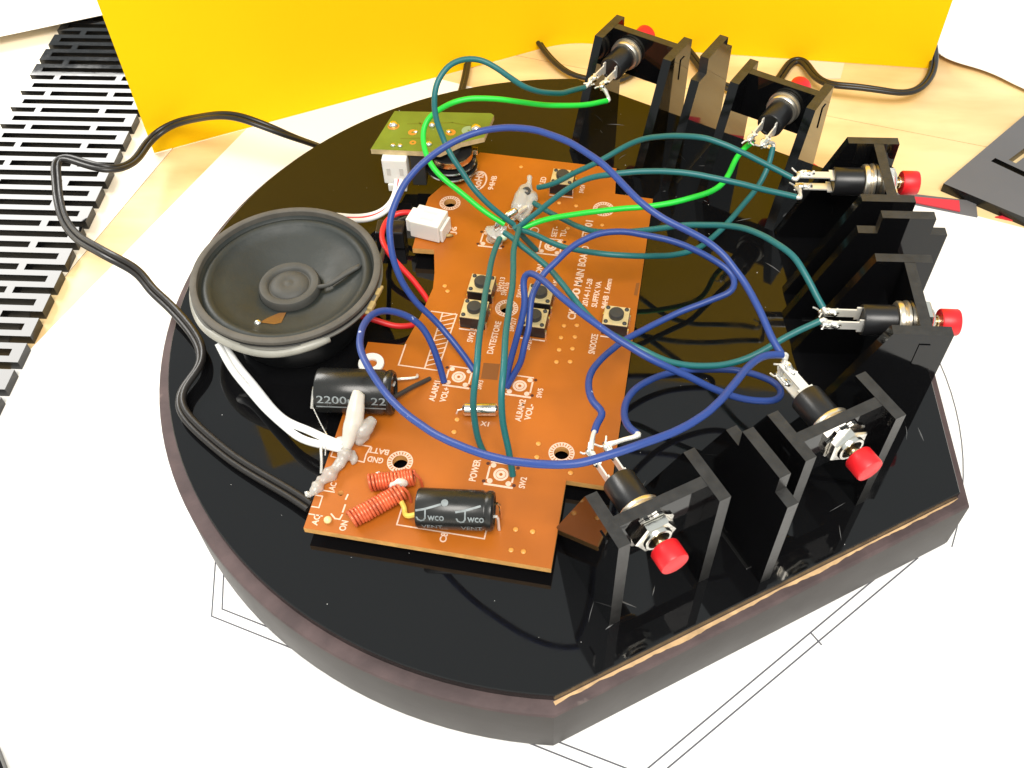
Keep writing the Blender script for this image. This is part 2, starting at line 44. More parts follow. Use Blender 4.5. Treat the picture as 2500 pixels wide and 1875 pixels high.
 'cord': [(-52.6,-60.1,5.0), (-54.1,-59.1,4.9), (-55.6,-58.1,4.9), (-57.1,-57.1,4.8), (-58.7,-56.2,4.7), (-60.3,-55.3,4.7), (-61.9,-54.4,4.6), (-63.5,-53.5,4.6), (-65.1,-52.6,4.5), (-66.7,-51.7,4.5), (-68.3,-50.7,4.4), (-69.9,-49.8,4.4), (-71.5,-48.8,4.4), (-73.1,-47.7,4.4), (-74.6,-46.6,4.4), (-76.2,-45.4,4.4), (-77.8,-44.2,4.5), (-79.3,-43.0,4.5), (-80.9,-41.8,4.6), (-82.4,-40.5,4.6), (-83.9,-39.2,4.7), (-85.4,-37.7,4.7), (-86.8,-36.1,4.8), (-87.8,-34.3,4.9), (-88.2,-32.3,5.0), (-88.1,-30.3,5.0), (-87.7,-28.5,5.1), (-86.9,-27.0,5.2), (-86.1,-25.4,5.3), (-85.6,-23.6,5.3), (-85.6,-21.5,5.4), (-86.2,-19.3,5.4), (-87.2,-17.2,5.5), (-88.5,-15.3,5.5), (-90.0,-13.4,5.6), (-91.6,-11.6,5.6), (-93.2,-9.8,5.6), (-94.9,-8.1,5.6), (-96.6,-6.4,5.6), (-98.4,-4.7,5.6), (-100.2,-3.1,5.7), (-102.0,-1.7,5.8), (-103.8,-0.2,5.9), (-105.4,1.6,6.1), (-106.8,3.4,6.4), (-108.3,4.9,6.9), (-109.9,5.8,7.4), (-111.7,6.5,7.8), (-113.5,7.3,8.2), (-115.5,8.3,8.3), (-117.7,9.6,8.1), (-120.2,11.5,7.5), (-123.0,13.8,6.4), (-126.1,16.4,5.1), (-129.4,19.4,3.5), (-132.7,22.8,1.8), (-136.0,26.6,0.2), (-139.1,30.5,-1.2), (-141.8,34.3,-2.4), (-144.1,38.0,-3.1), (-145.9,41.4,-3.6), (-147.5,44.6,-3.7), (-148.8,47.7,-3.7), (-149.9,50.7,-3.5), (-151.0,53.6,-3.2), (-152.1,56.4,-2.8), (-152.8,59.2,-2.5), (-151.8,60.5,-2.2), (-149.3,59.8,-2.0), (-146.8,58.7,-2.0), (-144.3,57.6,-1.8), (-141.8,56.5,-1.7), (-139.4,55.7,-1.7), (-137.1,55.1,-1.8), (-135.0,55.2,-2.1), (-133.5,56.3,-2.9), (-132.4,58.6,-4.0), (-131.8,61.7,-5.3), (-131.7,65.5,-6.6), (-131.9,69.7,-7.8), (-132.2,73.8,-8.6), (-131.9,77.1,-9.0), (-131.0,79.7,-8.9), (-129.5,81.4,-8.4), (-127.6,82.4,-7.7), (-125.3,82.8,-6.7), (-122.7,82.6,-5.6), (-119.9,82.0,-4.4), (-116.8,80.5,-2.7), (-113.5,78.5,-0.7), (-110.2,76.5,1.3), (-107.0,74.7,3.0), (-104.2,73.4,4.1), (-101.6,72.5,4.7), (-99.2,71.6,5.0), (-96.9,70.8,4.9), (-94.7,70.2,4.6), (-92.7,69.8,4.0), (-90.8,69.6,3.3), (-88.9,69.6,2.4), (-87.1,69.7,1.3), (-85.5,70.3,-0.1), (-83.9,71.3,-1.8), (-82.4,72.5,-3.6), (-81.0,74.0,-5.6), (-79.4,75.4,-7.6), (-77.9,76.7,-9.5), (-76.5,77.6,-11.0)],
 'cord_b': [(-38.7,105.9,-15.0), (-38.5,109.7,-15.0), (-38.3,113.6,-15.0), (-38.1,117.5,-15.0), (-37.8,121.5,-15.0), (-37.7,125.6,-15.0), (-37.6,129.7,-15.0), (-37.5,135.3,-15.0)],
 'cord_c': [(-16.9,151.3,-15.0), (-15.3,147.5,-15.0), (-13.8,143.7,-15.0), (-12.2,140.0,-15.0), (-10.5,136.6,-15.0), (-8.7,133.4,-15.0), (-6.8,130.4,-15.0), (-4.8,127.8,-15.0), (-2.7,125.7,-15.0), (-0.4,124.2,-15.0), (2.0,123.1,-15.0), (4.4,122.5,-15.0), (6.8,122.3,-15.0), (8.1,122.2,-15.0)],
 'cord_d': [(35.1,145.4,-15.0), (36.8,142.3,-15.0), (38.3,139.1,-15.0), (39.7,135.7,-15.0), (41.0,132.3,-15.0), (42.3,129.0,-15.0), (43.7,125.9,-15.0), (45.4,123.3,-15.0), (47.3,121.2,-15.0), (49.3,119.6,-15.0), (51.5,118.2,-15.0), (53.7,117.0,-15.0), (55.5,116.0,-15.0)],
 'cord_e': [(60.1,108.1,-15.0), (61.6,111.7,-15.1), (63.2,115.5,-15.2), (64.8,119.3,-15.5), (66.5,123.2,-15.7), (68.3,127.0,-15.9), (70.1,130.9,-16.1), (71.9,134.5,-16.1), (73.8,137.2,-16.1), (75.6,137.4,-15.8), (76.9,134.8,-15.3), (77.7,130.4,-14.6), (78.3,125.7,-13.7), (79.3,121.7,-12.9), (80.8,118.8,-12.3), (82.6,117.0,-11.8), (84.7,116.1,-11.5), (87.0,115.6,-11.2), (89.2,115.2,-11.1), (91.5,114.8,-11.1), (93.8,114.4,-11.1), (96.1,114.1,-11.3), (98.4,113.9,-11.4), (100.7,113.6,-11.7), (103.1,113.5,-12.0), (105.5,113.9,-12.3), (108.1,114.9,-12.6), (110.7,116.9,-13.0), (113.1,119.8,-13.3), (115.4,123.5,-13.7), (117.4,127.6,-14.0), (119.0,132.1,-14.3), (120.2,136.7,-14.5), (121.1,141.4,-14.8), (121.6,146.0,-14.9), (121.9,149.7,-15.0)],
}
PCB0 = (-52.45, -66.38, 7.00); PCBA = -0.13302
# ------------------------------------------------------------------ helpers
MM = 0.001
col = sc.collection
def tag(o, label=None, cat=None, group=None, kind=None):
    for k, v in (('label', label), ('category', cat), ('group', group), ('kind', kind)):
        if v: o[k] = v
    return o
def obj(name, vf, mats, parent=None, smooth=False, loc=None, fm=None):
    """one mesh object from (verts in mm, faces); mats is one material or a list with fm = material index per face"""
    me = bpy.data.meshes.new(name)
    me.from_pydata([(v[0]*MM, v[1]*MM, v[2]*MM) for v in vf[0]], [], vf[1])
    if not isinstance(mats, (list, tuple)): mats = [mats]
    for m in mats: me.materials.append(m)
    if fm:
        me.polygons.foreach_set('material_index', fm)
    if smooth:
        me.polygons.foreach_set('use_smooth', [True]*len(me.polygons))
    me.validate(); me.update()
    if smooth and smooth is not True:
        me.set_sharp_from_angle(angle=math.radians(smooth))
    o = bpy.data.objects.new(name, me); col.objects.link(o)
    if parent is not None: o.parent = parent
    if loc: o.location = [c*MM for c in loc]
    return o
def root(name, loc=(0, 0, 0), rz=0.0, label=None, cat=None, group=None, kind=None):
    o = bpy.data.objects.new(name, None); col.objects.link(o)
    o.empty_display_size = 0.01
    o.location = [c*MM for c in loc]; o.rotation_euler = (0, 0, rz)
    return tag(o, label, cat, group, kind)
def join(*vfs):
    V, F = [], []
    for v, f in vfs:
        n = len(V); V += list(v); F += [tuple(i+n for i in p) for p in f]
    return V, F
def xf(vf, M):
    return [tuple(M @ Vector(v)) for v in vf[0]], vf[1]
def box(x0, x1, y0, y1, z0, z1, b=0.0):
    if b <= 0:
        v = [(x0,y0,z0),(x1,y0,z0),(x1,y1,z0),(x0,y1,z0),(x0,y0,z1),(x1,y0,z1),(x1,y1,z1),(x0,y1,z1)]
        return v, [(3,2,1,0),(4,5,6,7),(0,1,5,4),(1,2,6,5),(2,3,7,6),(3,0,4,7)]
    bm = bmesh.new()
    bmesh.ops.create_cube(bm, size=1)
    for w in bm.verts:
        w.co = Vector((x0+(w.co.x+.5)*(x1-x0), y0+(w.co.y+.5)*(y1-y0), z0+(w.co.z+.5)*(z1-z0)))
    bmesh.ops.bevel(bm, geom=bm.edges[:], offset=b, segments=2, profile=.5, affect='EDGES')
    return from_bm(bm)
def from_bm(bm):
    bm.verts.index_update()
    r = [tuple(v.co) for v in bm.verts], [tuple(v.index for v in f.verts) for f in bm.faces]
    bm.free(); return r
def lathe(prof, n=24, axis='z', closed=False, caps=True):
    """revolve (r, h) pairs about an axis"""
    V, F = [], []
    for r, h in prof:
        for i in range(n):
            a = 2*math.pi*i/n; c, s = r*math.cos(a), r*math.sin(a)
            V.append((c, s, h) if axis == 'z' else ((c, h, s) if axis == 'y' else (h, c, s)))
    m = len(prof)
    for j in range(m-1 if not closed else m):
        k = (j+1) % m
        for i in range(n):
            a, b = j*n+i, j*n+(i+1) % n
            c, d = k*n+(i+1) % n, k*n+i
            F.append((a, b, c, d) if axis != 'y' else (d, c, b, a))
    if not closed and caps:
        if prof[0][0] > 1e-6: F.append(tuple(range(n))[::-1] if axis != 'y' else tuple(range(n)))
        if prof[-1][0] > 1e-6: F.append(tuple((m-1)*n+i for i in range(n)) if axis != 'y' else tuple((m-1)*n+i for i in range(n))[::-1])
    return V, F
def spline(pts, step=1.0, sm=1.5):
    """Catmull-Rom through pts, resampled, then lightly smoothed so that a hand-bent wire reads as springy"""
    P = [Vector(p) for p in pts]
    Q = []
    for i in range(len(P)-1):
        p0 = P[i-1] if i else P[0]*2-P[1]; p1, p2 = P[i], P[i+1]
        p3 = P[i+2] if i+2 < len(P) else P[-1]*2-P[-2]
        n = max(2, int((p2-p1).length/step*2))
        for k in range(n):
            t = k/n
            Q.append(.5*((2*p1)+(p2-p0)*t+(2*p0-5*p1+4*p2-p3)*t*t+(3*p1-p0-3*p2+p3)*t**3))
    Q.append(P[-1])
    A = np.array([tuple(q) for q in Q]); d = np.r_[0, np.cumsum(np.linalg.norm(np.diff(A, axis=0), axis=1))]
    n = max(3, int(d[-1]/step)+1); s = np.linspace(0, d[-1], n)
    A = np.stack([np.interp(s, d, A[:, i]) for i in range(3)], 1)
    if sm > 0 and n > 6:
        w = int(max(1, round(3*sm/step))); k = np.exp(-.5*(np.arange(-w, w+1)*step/sm)**2); k /= k.sum()
        E = np.r_[2*A[0]-A[w:0:-1] if n > w else A[:0], A, 2*A[-1]-A[-2:-w-2:-1] if n > w else A[:0]]
        if len(E) == n+2*w:
            B = np.stack([np.convolve(E[:, i], k, 'valid') for i in range(3)], 1)
            B[0], B[-1] = A[0], A[-1]; A = B
    return A
def sweep(A, r, n=10, off=None, taper=None):
    """round tube along points A (mm); off = (side, up) shifts it within the moving frame for twin cords"""
    A = np.array(A, float); m = len(A)
    T = np.gradient(A, axis=0); T /= np.linalg.norm(T, axis=1)[:, None]+1e-12
    u = np.cross(T[0], (0, 0, 1.0))
    if np.linalg.norm(u) < 1e-3: u = np.cross(T[0], (1.0, 0, 0))
    u /= np.linalg.norm(u)
    V, F = [], []
    for i in range(m):
        u = u-T[i]*(u@T[i]); u /= np.linalg.norm(u); w = np.cross(u, T[i])
        c = A[i]
        if off is not None:
            h = np.cross(T[i], (0, 0, 1.0)); l = np.linalg.norm(h)
            h = h/l if l > .15 else u
            a = off[2](i/m) if len(off) > 2 else 0.0
            g = np.cross(h, T[i])
            c = c+(h*math.cos(a)+g*math.sin(a))*off[0]
        rr = r if taper is None else r*taper(i/(m-1))
        for k in range(n):
            a = 2*math.pi*k/n
            V.append(tuple(c+rr*(math.cos(a)*u+math.sin(a)*w)))
    for i in range(m-1):
        for k in range(n):
            F.append((i*n+k, i*n+(k+1) % n, (i+1)*n+(k+1) % n, (i+1)*n+k))
    F.append(tuple(range(n))[::-1]); F.append(tuple((m-1)*n+k for k in range(n)))
    return V, F
def tube(pts, r, n=8, step=.8, sm=.0, **k):
    return sweep(spline(pts, step, sm), r, n, **k)
def mesh_of(cu):
    o = bpy.data.objects.new('tmp', cu); col.objects.link(o)
    dg = bpy.context.evaluated_depsgraph_get(); e = o.evaluated_get(dg); me = e.to_mesh()
    V = [tuple(v.co) for v in me.vertices]; F = [tuple(p.vertices) for p in me.polygons]
    e.to_mesh_clear(); bpy.data.objects.remove(o); bpy.data.curves.remove(cu)
    return V, F
def flat(loops, z0, z1):
    """prism z0..z1 (mm) over 2-D outlines; inner outlines become holes"""
    cu = bpy.data.curves.new('tmp', 'CURVE'); cu.dimensions = '2D'; cu.fill_mode = 'BOTH'
    cu.extrude = (z1-z0)/2
    for lp in loops:
        s = cu.splines.new('POLY'); s.points.add(len(lp)-1)
        for p, q in zip(s.points, lp): p.co = (q[0], q[1], 0, 1)
        s.use_cyclic_u = True
    V, F = mesh_of(cu)
    return [(x, y, z+(z0+z1)/2) for x, y, z in V], F
def side_index(vf):
    """0 for faces that look along z, 1 for the cut edges between them"""
    out = []
    for f in vf[1]:
        a, b, c = (Vector(vf[0][i]) for i in f[:3])
        n = (b-a).cross(c-a)
        out.append(0 if abs(n.z) > .7*n.length else 1)
    return out
def circle(x, y, r, n=24, a0=0.0, a1=2*math.pi):
    return [(x+r*math.cos(a0+(a1-a0)*i/n), y+r*math.sin(a0+(a1-a0)*i/n)) for i in range(n)]
def ringflat(x, y, r0, r1, z, n=32):
    V, F = [], []
    for i in range(n):
        a = 2*math.pi*i/n
        V += [(x+r0*math.cos(a), y+r0*math.sin(a), z), (x+r1*math.cos(a), y+r1*math.sin(a), z)]
    for i in range(n):
        j = (i+1) % n; F.append((2*i, 2*i+1, 2*j+1, 2*j))
    return V, F
def dense(pts, d=.3):
    out = []
    for a, b in zip(pts[:-1], pts[1:]):
        n = max(1, int(math.hypot(b[0]-a[0], b[1]-a[1])/d)); out += [(a[0]+(b[0]-a[0])*i/n, a[1]+(b[1]-a[1])*i/n) for i in range(n)]
    return out+[pts[-1]]
def stroke(pts, w, z):
    V, F = [], []
    for a, b in zip(pts[:-1], pts[1:]):
        a, b = Vector(a), Vector(b); d = (b-a).normalized(); n = Vector((-d.y, d.x))*w/2; e = d*w/2*.9
        k = len(V)
        for p in (a-e-n, b+e-n, b+e+n, a-e+n): V.append((p.x, p.y, z))
        F.append((k, k+1, k+2, k+3))
        z += .0008
    return V, F
def text(s, height, length=None, bold=0.0):
    """flat lettering, centred on its middle line: x runs along the words from 0, y up"""
    cu = bpy.data.curves.new('tmp', 'FONT'); cu.body = s; cu.size = 1.0; cu.resolution_u = 3; cu.offset = bold
    V, F = mesh_of(cu)
    xs = [v[0] for v in V]; ys = [v[1] for v in V]; x0, x1, y0, y1 = min(xs), max(xs), min(ys), max(ys)
    ky = height/.72; kx = length/(x1-x0) if length else ky*.8
    return [((x-x0)*kx, (y-.36)*ky, 0.0) for x, y, z in V], F
def blob(pts, r, seed=0, n=12, lump=.25):
    """a lumpy run of set glue along pts"""
    A = spline(pts, .7, .4); rng = random.Random(seed)
    ph = [rng.uniform(0, 6) for _ in range(4)]
    f = lambda t: max(.12, math.sin(math.pi*min(1, max(0, .08+.84*t)))**.45*(1+lump*math.sin(9*t+ph[0])+.5*lump*math.sin(21*t+ph[1])))
    return sweep(A, r, n, taper=f)
def fused(name, parts, m, parent, vox=.28, it=6):
    o = obj(name, join(*parts), m, parent, smooth=True)
    r = o.modifiers.new('fuse', 'REMESH'); r.mode = 'VOXEL'; r.voxel_size = vox*MM; r.use_smooth_shade = True
    t = o.modifiers.new('settle', 'SMOOTH'); t.iterations = it; t.factor = .5
    return o
def copy_tree(o, parent=None):
    c = o.copy(); col.objects.link(c); c.parent = parent
    for ch in list(o.children): copy_tree(ch, c)
    return c
TZ = -17.6          # table top, mm
AZ = 2.6            # top of the acrylic sheet
# ------------------------------------------------------------------ materials
def mat(name, base, rough=.5, metal=0.0, spec=.5, bump=0.0, bscale=400.0, var=0.0, vscale=60.0, coat=0.0, rvar=0.0, trans=0.0, alpha=1.0, sss=0.0, stretch=None):
    m = bpy.data.materials.new(name); m.use_nodes = True; nt = m.node_tree; N, L = nt.nodes, nt.links
    b = N['Principled BSDF']
    b.inputs['Base Color'].default_value = (*base, 1); b.inputs['Roughness'].default_value = rough
    b.inputs['Metallic'].default_value = metal; b.inputs['Specular IOR Level'].default_value = spec
    b.inputs['Coat Weight'].default_value = coat; b.inputs['Coat Roughness'].default_value = .08
    b.inputs['Transmission Weight'].default_value = trans
    if sss:
        b.inputs['Subsurface Weight'].default_value = sss; b.inputs['Subsurface Radius'].default_value = (.004, .003, .002); b.inputs['Subsurface Scale'].default_value = .5
    tc = N.new('ShaderNodeTexCoord'); src = tc.outputs['Object']
    if stretch:
        mp = N.new('ShaderNodeMapping'); mp.inputs['Scale'].default_value = stretch; L.new(src, mp.inputs['Vector']); src = mp.outputs['Vector']
    def noise(scale, detail=4.0):
        n = N.new('ShaderNodeTexNoise'); n.inputs['Scale'].default_value = scale; n.inputs['Detail'].default_value = detail
        L.new(src, n.inputs['Vector']); return n
    if var:
        n = noise(vscale); r = N.new('ShaderNodeMapRange'); r.inputs['From Min'].default_value = .3; r.inputs['From Max'].default_value = .7
        r.inputs['To Min'].default_value = 1-var; r.inputs['To Max'].default_value = 1+var; L.new(n.outputs['Fac'], r.inputs['Value'])
        mx = N.new('ShaderNodeMix'); mx.data_type = 'RGBA'; mx.blend_type = 'MULTIPLY'; mx.inputs['Factor'].default_value = 1
        mx.inputs[6].default_value = (*base, 1); L.new(r.outputs['Result'], mx.inputs[7]); L.new(mx.outputs[2], b.inputs['Base Color'])
    if rvar:
        n = noise(vscale*2.3, 6); r = N.new('ShaderNodeMapRange'); r.inputs['From Min'].default_value = .35; r.inputs['From Max'].default_value = .7
        r.inputs['To Min'].default_value = rough; r.inputs['To Max'].default_value = rough+rvar; L.new(n.outputs['Fac'], r.inputs['Value']); L.new(r.outputs['Result'], b.inputs['Roughness'])
    if bump:
        n = noise(bscale); bp = N.new('ShaderNodeBump'); bp.inputs['Strength'].default_value = bump; bp.inputs['Distance'].default_value = .0004
        L.new(n.outputs['Fac'], bp.inputs['Height']); L.new(bp.outputs['Normal'], b.inputs['Normal'])
    return m
M = {}
M['acrylic'] = mat('black_acrylic', (.004,.004,.0045), .025, spec=.42, rvar=.05, vscale=90)
M['acrylic_cut'] = mat('black_acrylic_cut_edge', (.022,.021,.020), .34, spec=.6, bump=.2, bscale=1500, var=.3, vscale=500)
M['edge_dark'] = mat('black_acrylic_polished_edge', (.006,.006,.006), .25)
M['edge_shaded'] = mat('shaded_slope_edge', (.004,.004,.004), .10, spec=.4)  # sloped bracket edges: shade put into a darker, glossier copy of the cut edge
M['paint'] = mat('satin_black_paint', (.027,.021,.018), .44, bump=.05, bscale=500, var=.10, vscale=40, rvar=.05, spec=.4)
M['lip'] = None
M['raw_wood'] = mat('bare_fibreboard', (.62,.40,.20), .7, bump=.4, bscale=900, var=.25, vscale=300)
M['pcb'] = mat('orange_phenolic', (.40,.108,.008), .34, bump=.05, bscale=300, var=.15, vscale=45, rvar=.08)
M['pcb_edge'] = mat('phenolic_cut_edge', (.72,.38,.11), .7, bump=.3, bscale=900, var=.2, vscale=300)
M['ink'] = mat('white_ink', (.70,.49,.37), .6, var=.12, vscale=900)
M['solder'] = mat('solder', (.80,.78,.72), .22, 1.0, bump=.2, bscale=900)
M['steel'] = mat('nickel_plate', (.82,.79,.72), .18, 1.0, bump=.08, bscale=700)
M['warm_steel'] = mat('warm_nickel', (.90,.83,.70), .3, .9)
M['brass'] = mat('brass_tint_plate', (.80,.62,.36), .22, 1.0)
M['tin'] = mat('tinned_wire', (.88,.86,.80), .32, .45, bump=.2, bscale=700)
M['black_plastic'] = mat('black_plastic', (.012,.012,.013), .33, bump=.06, bscale=600)
M['dark_grey'] = mat('dark_grey_plastic', (.035,.036,.036), .45, bump=.1, bscale=900)
M['red_cap'] = mat('red_plastic', (.72,.012,.018), .42, bump=.08, bscale=700, var=.06, vscale=300)
M['teal'] = mat('teal_insulation', (.008,.125,.13), .42, bump=.05, bscale=900)
M['green'] = mat('green_insulation', (.012,.60,.045), .42, bump=.05, bscale=900)
M['blue'] = mat('blue_insulation', (.018,.052,.235), .42, bump=.05, bscale=900)
def speckle(m, scale, lo, hi, c):
    nt = m.node_tree; N, L = nt.nodes, nt.links; b = N['Principled BSDF']; tc = N.new('ShaderNodeTexCoord'); n = N.new('ShaderNodeTexNoise'); n.inputs['Scale'].default_value = scale; n.inputs['Detail'].default_value = 2; L.new(tc.outputs['Object'], n.inputs['Vector'])
    r = N.new('ShaderNodeMapRange'); r.inputs['From Min'].default_value = lo; r.inputs['From Max'].default_value = hi; L.new(n.outputs['Fac'], r.inputs['Value'])
    mx = N.new('ShaderNodeMix'); mx.data_type = 'RGBA'; L.new(r.outputs['Result'], mx.inputs['Factor']); mx.inputs[6].default_value = b.inputs['Base Color'].default_value; mx.inputs[7].default_value = (*c, 1); L.new(mx.outputs[2], b.inputs['Base Color'])
speckle(M['blue'], 420, .73, .78, (.55,.6,.8))
M['red'] = mat('red_insulation', (.66,.018,.022), .4)
M['white_wire'] = mat('white_insulation', (.86,.86,.84), .4)
M['cord'] = mat('black_cord', (.016,.014,.013), .36, bump=.1, bscale=500)
M['dark_wire'] = mat('charcoal_insulation', (.035,.03,.026), .45)
M['nylon'] = mat('white_nylon', (.84,.82,.76), .42, sss=.15, bump=.05, bscale=500)
M['yellow_lead'] = mat('yellow_sleeve', (.75,.55,.10), .5)
M['glue'] = mat('set_hot_glue', (.74,.70,.62), .3, sss=.45, bump=.15, bscale=350, trans=.25)
M['grey_glue'] = mat('greyed_glue', (.30,.29,.25), .4, sss=.1, bump=.2, bscale=300, var=.2, vscale=120)
M['dull_rim'] = mat('dull_rim', (.13,.125,.11), .5, var=.2, vscale=150)
M['milky_glue'] = mat('milky_hot_glue', (.74,.70,.64), .25, bump=.3, bscale=260, trans=.55, sss=.2)
M['clear_glue'] = mat('clear_hot_glue', (.74,.72,.66), .2, bump=.4, bscale=300, trans=.5, sss=.15)
M['tact_top'] = mat('tact_cover', (.62,.50,.26), .38, .25, var=.15, vscale=400)
M['copper'] = mat('enamelled_copper', (.70,.14,.055), .28, .25, var=.3, vscale=500)
M['copper_dark'] = mat('coil_core', (.25,.05,.02), .6)
M['grey_ink'] = mat('grey_print', (.21,.235,.24), .5, var=.25, vscale=600)
M['sleeve'] = mat('capacitor_sleeve', (.013,.013,.012), .22, bump=.1, bscale=250, rvar=.12)
M['gasket'] = mat('speaker_gasket', (.095,.086,.072), .8, bump=.4, bscale=500, var=.18, vscale=200)
M['cone'] = mat('speaker_cone', (.017,.021,.019), .5, bump=.25, bscale=420, var=.22, vscale=70, rvar=.1)
M['cone_ring'] = mat('coil_ring', (.055,.054,.048), .62, bump=.25, bscale=400, var=.15, vscale=200)
M['brown_glue'] = mat('brown_cement', (.17,.075,.02), .35)
M['frame'] = mat('speaker_frame', (.012,.012,.012), .4, .3)
M['tan'] = mat('tan_fibre', (.42,.30,.12), .6, var=.2, vscale=400)
M['green_board'] = mat('olive_solder_mask', (.155,.215,.026), .3, bump=.06, bscale=250, var=.15, vscale=110, rvar=.1)
M['green_edge'] = mat('glass_fibre_edge', (.55,.42,.22), .7, var=.2, vscale=400)
M['orange_pad'] = mat('bare_copper_pad', (.72,.36,.08), .35, .6)
M['yellow_paper'] = mat('yellow_paper', (.95,.575,.001), .8, spec=.15, bump=.06, bscale=700, var=.02, vscale=20)
M['white_paper'] = mat('white_paper', (.88,.87,.85), .8, bump=.05, bscale=500)
M['pink_paper'] = mat('pink_tracing_paper', (.80,.62,.47), .6, var=.04, vscale=60)
M['grey_line'] = mat('printed_line', (.10,.10,.115), .7)
M['red_acrylic'] = mat('red_acrylic', (.62,.03,.045), .2)
M['dust'] = mat('dust', (.75,.74,.72), .9)
M['charcoal'] = mat('grey_reflection_face', (.12,.118,.125), .45, var=.08, vscale=30)  # black pieces at the right: grey room reflection painted into the face colour
M['smear'] = mat('dried_glue_smear', (.13,.13,.13), .5, bump=.4, bscale=600)
def lip_material():
    m = mat('worn_brown_fibreboard', (.15,.088,.086), .72, bump=.35, bscale=700); nt = m.node_tree; N, L = nt.nodes, nt.links; b = N['Principled BSDF']
    tc = N.new('ShaderNodeTexCoord')
    def nz(s, d=6):
        n = N.new('ShaderNodeTexNoise'); n.inputs['Scale'].default_value = s; n.inputs['Detail'].default_value = d; L.new(tc.outputs['Object'], n.inputs['Vector']); return n
    a = N.new('ShaderNodeValToRGB'); a.color_ramp.elements[0].position = .35; a.color_ramp.elements[0].color = (.054,.034,.034,1)
    a.color_ramp.elements[1].position = .68; a.color_ramp.elements[1].color = (.088,.056,.055,1); L.new(nz(160).outputs['Fac'], a.inputs['Fac'])
    c = N.new('ShaderNodeValToRGB'); c.color_ramp.elements[0].position = .655; c.color_ramp.elements[0].color = (0,0,0,1); c.color_ramp.elements[1].position = .76; c.color_ramp.elements[1].color = (.5,.5,.5,1)
    L.new(nz(95, 9).outputs['Fac'], c.inputs['Fac'])
    mx = N.new('ShaderNodeMix'); mx.data_type = 'RGBA'; L.new(c.outputs['Color'], mx.inputs['Factor']); L.new(a.outputs['Color'], mx.inputs[6]); mx.inputs[7].default_value = (.42,.33,.29,1)
    L.new(mx.outputs[2], b.inputs['Base Color']); return m
M['lip'] = lip_material()
def wood_material():
    m = mat('pale_wood', (.7,.5,.25), .5, bump=.0); nt = m.node_tree; N, L = nt.nodes, nt.links; b = N['Principled BSDF']
    tc = N.new('ShaderNodeTexCoord'); mp = N.new('ShaderNodeMapping'); mp.inputs['Rotation'].default_value = (0,0,.3); mp.inputs['Scale'].default_value = (2.2,8.0,4.0); L.new(tc.outputs['Object'], mp.inputs['Vector'])
    def nz(s, d, v):
        n = N.new('ShaderNodeTexNoise'); n.inputs['Scale'].default_value = s; n.inputs['Detail'].default_value = d; L.new(v, n.inputs['Vector']); return n
    n1 = nz(4.5, 5, mp.outputs['Vector']); n2 = nz(26, 7, tc.outputs['Object']); n3 = nz(14, 8, mp.outputs['Vector'])
    r = N.new('ShaderNodeValToRGB'); e = r.color_ramp.elements
    e[0].position = .30; e[0].color = (.66,.43,.19,1); e[1].position = .72; e[1].color = (.90,.72,.42,1); x = e.new(.5); x.color = (.86,.65,.34,1)
    L.new(n1.outputs['Fac'], r.inputs['Fac'])
    q = N.new('ShaderNodeValToRGB'); q.color_ramp.elements[0].position = .33; q.color_ramp.elements[0].color = (.74,.66,.56,1); q.color_ramp.elements[1].position = .52; q.color_ramp.elements[1].color = (1,1,1,1); L.new(n2.outputs['Fac'], q.inputs['Fac'])
    mx = N.new('ShaderNodeMix'); mx.data_type = 'RGBA'; mx.blend_type = 'MULTIPLY'; mx.inputs['Factor'].default_value = .55; L.new(r.outputs['Color'], mx.inputs[6]); L.new(q.outputs['Color'], mx.inputs[7])
    q2 = N.new('ShaderNodeValToRGB'); q2.color_ramp.elements[0].position = .38; q2.color_ramp.elements[0].color = (.86,.8,.72,1); q2.color_ramp.elements[1].position = .6; q2.color_ramp.elements[1].color = (1,1,1,1); L.new(n3.outputs['Fac'], q2.inputs['Fac'])
    my = N.new('ShaderNodeMix'); my.data_type = 'RGBA'; my.blend_type = 'MULTIPLY'; my.inputs['Factor'].default_value = .5; L.new(mx.outputs[2], my.inputs[6]); L.new(q2.outputs['Color'], my.inputs[7])
    L.new(my.outputs[2], b.inputs['Base Color']); return m
M['wood'] = wood_material()
M['pale_wood'] = mat('strongly_lit_wood', (.88,.78,.62), .5, var=.05, vscale=25)  # left plank: the strong light there is painted in as paler wood

# ------------------------------------------------------------------ table and papers
tbl = root('table_top', (0, 0, 0), 0, kind='structure')
def plank(loop, m='wood'): obj('plank', flat([loop], TZ-22, TZ), M[m], tbl)
# the left seam runs through (-129.5,83) and (-144.5,25.5)
sl = lambda y: -129.5+(y-83)*.261
sr = lambda x: 104.7-(x-91.6)*.302
g = .14
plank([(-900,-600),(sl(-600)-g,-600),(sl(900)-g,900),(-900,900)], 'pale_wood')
plank([(sl(-600)+g,-600),(900,-600),(900,sr(900)-g),(sl(sr(-110))+g,sr(-110)-g)])
plank([(sl(sr(-110))+g,sr(-110)+g),(900,sr(900)+g),(900,900),(sl(900)+g,900)])
dv, dl = Vector((.934,-.357)), Vector((-.357,-.934))
tl = Vector((-89.8,141.0))
pp = [tl, tl+dv*430, tl+dv*430+dl*420, tl+dl*420]
dp = root('drawing_paper', (0,0,0), 0, 'large white drawing sheet with thin printed outlines lying under the black clock base', 'paper')
obj('sheet', flat([[(p.x,p.y) for p in pp]], TZ+.05, TZ+.2), M['white_paper'], dp)
LZ = TZ+.24
lines = [[(-79.5,-55),(-75.7,-75.4),(-2,-100.2),(12,-104.9)], [(-77,-58),(-73.8,-73.6),(1.6,-98.9),(18,-104.3)],
         [(80,-53.4),(20,-104.9)], [(70,-58.8),(18.4,-103.2)], [(54.0,-72.6),(55.9,-75.2)]]
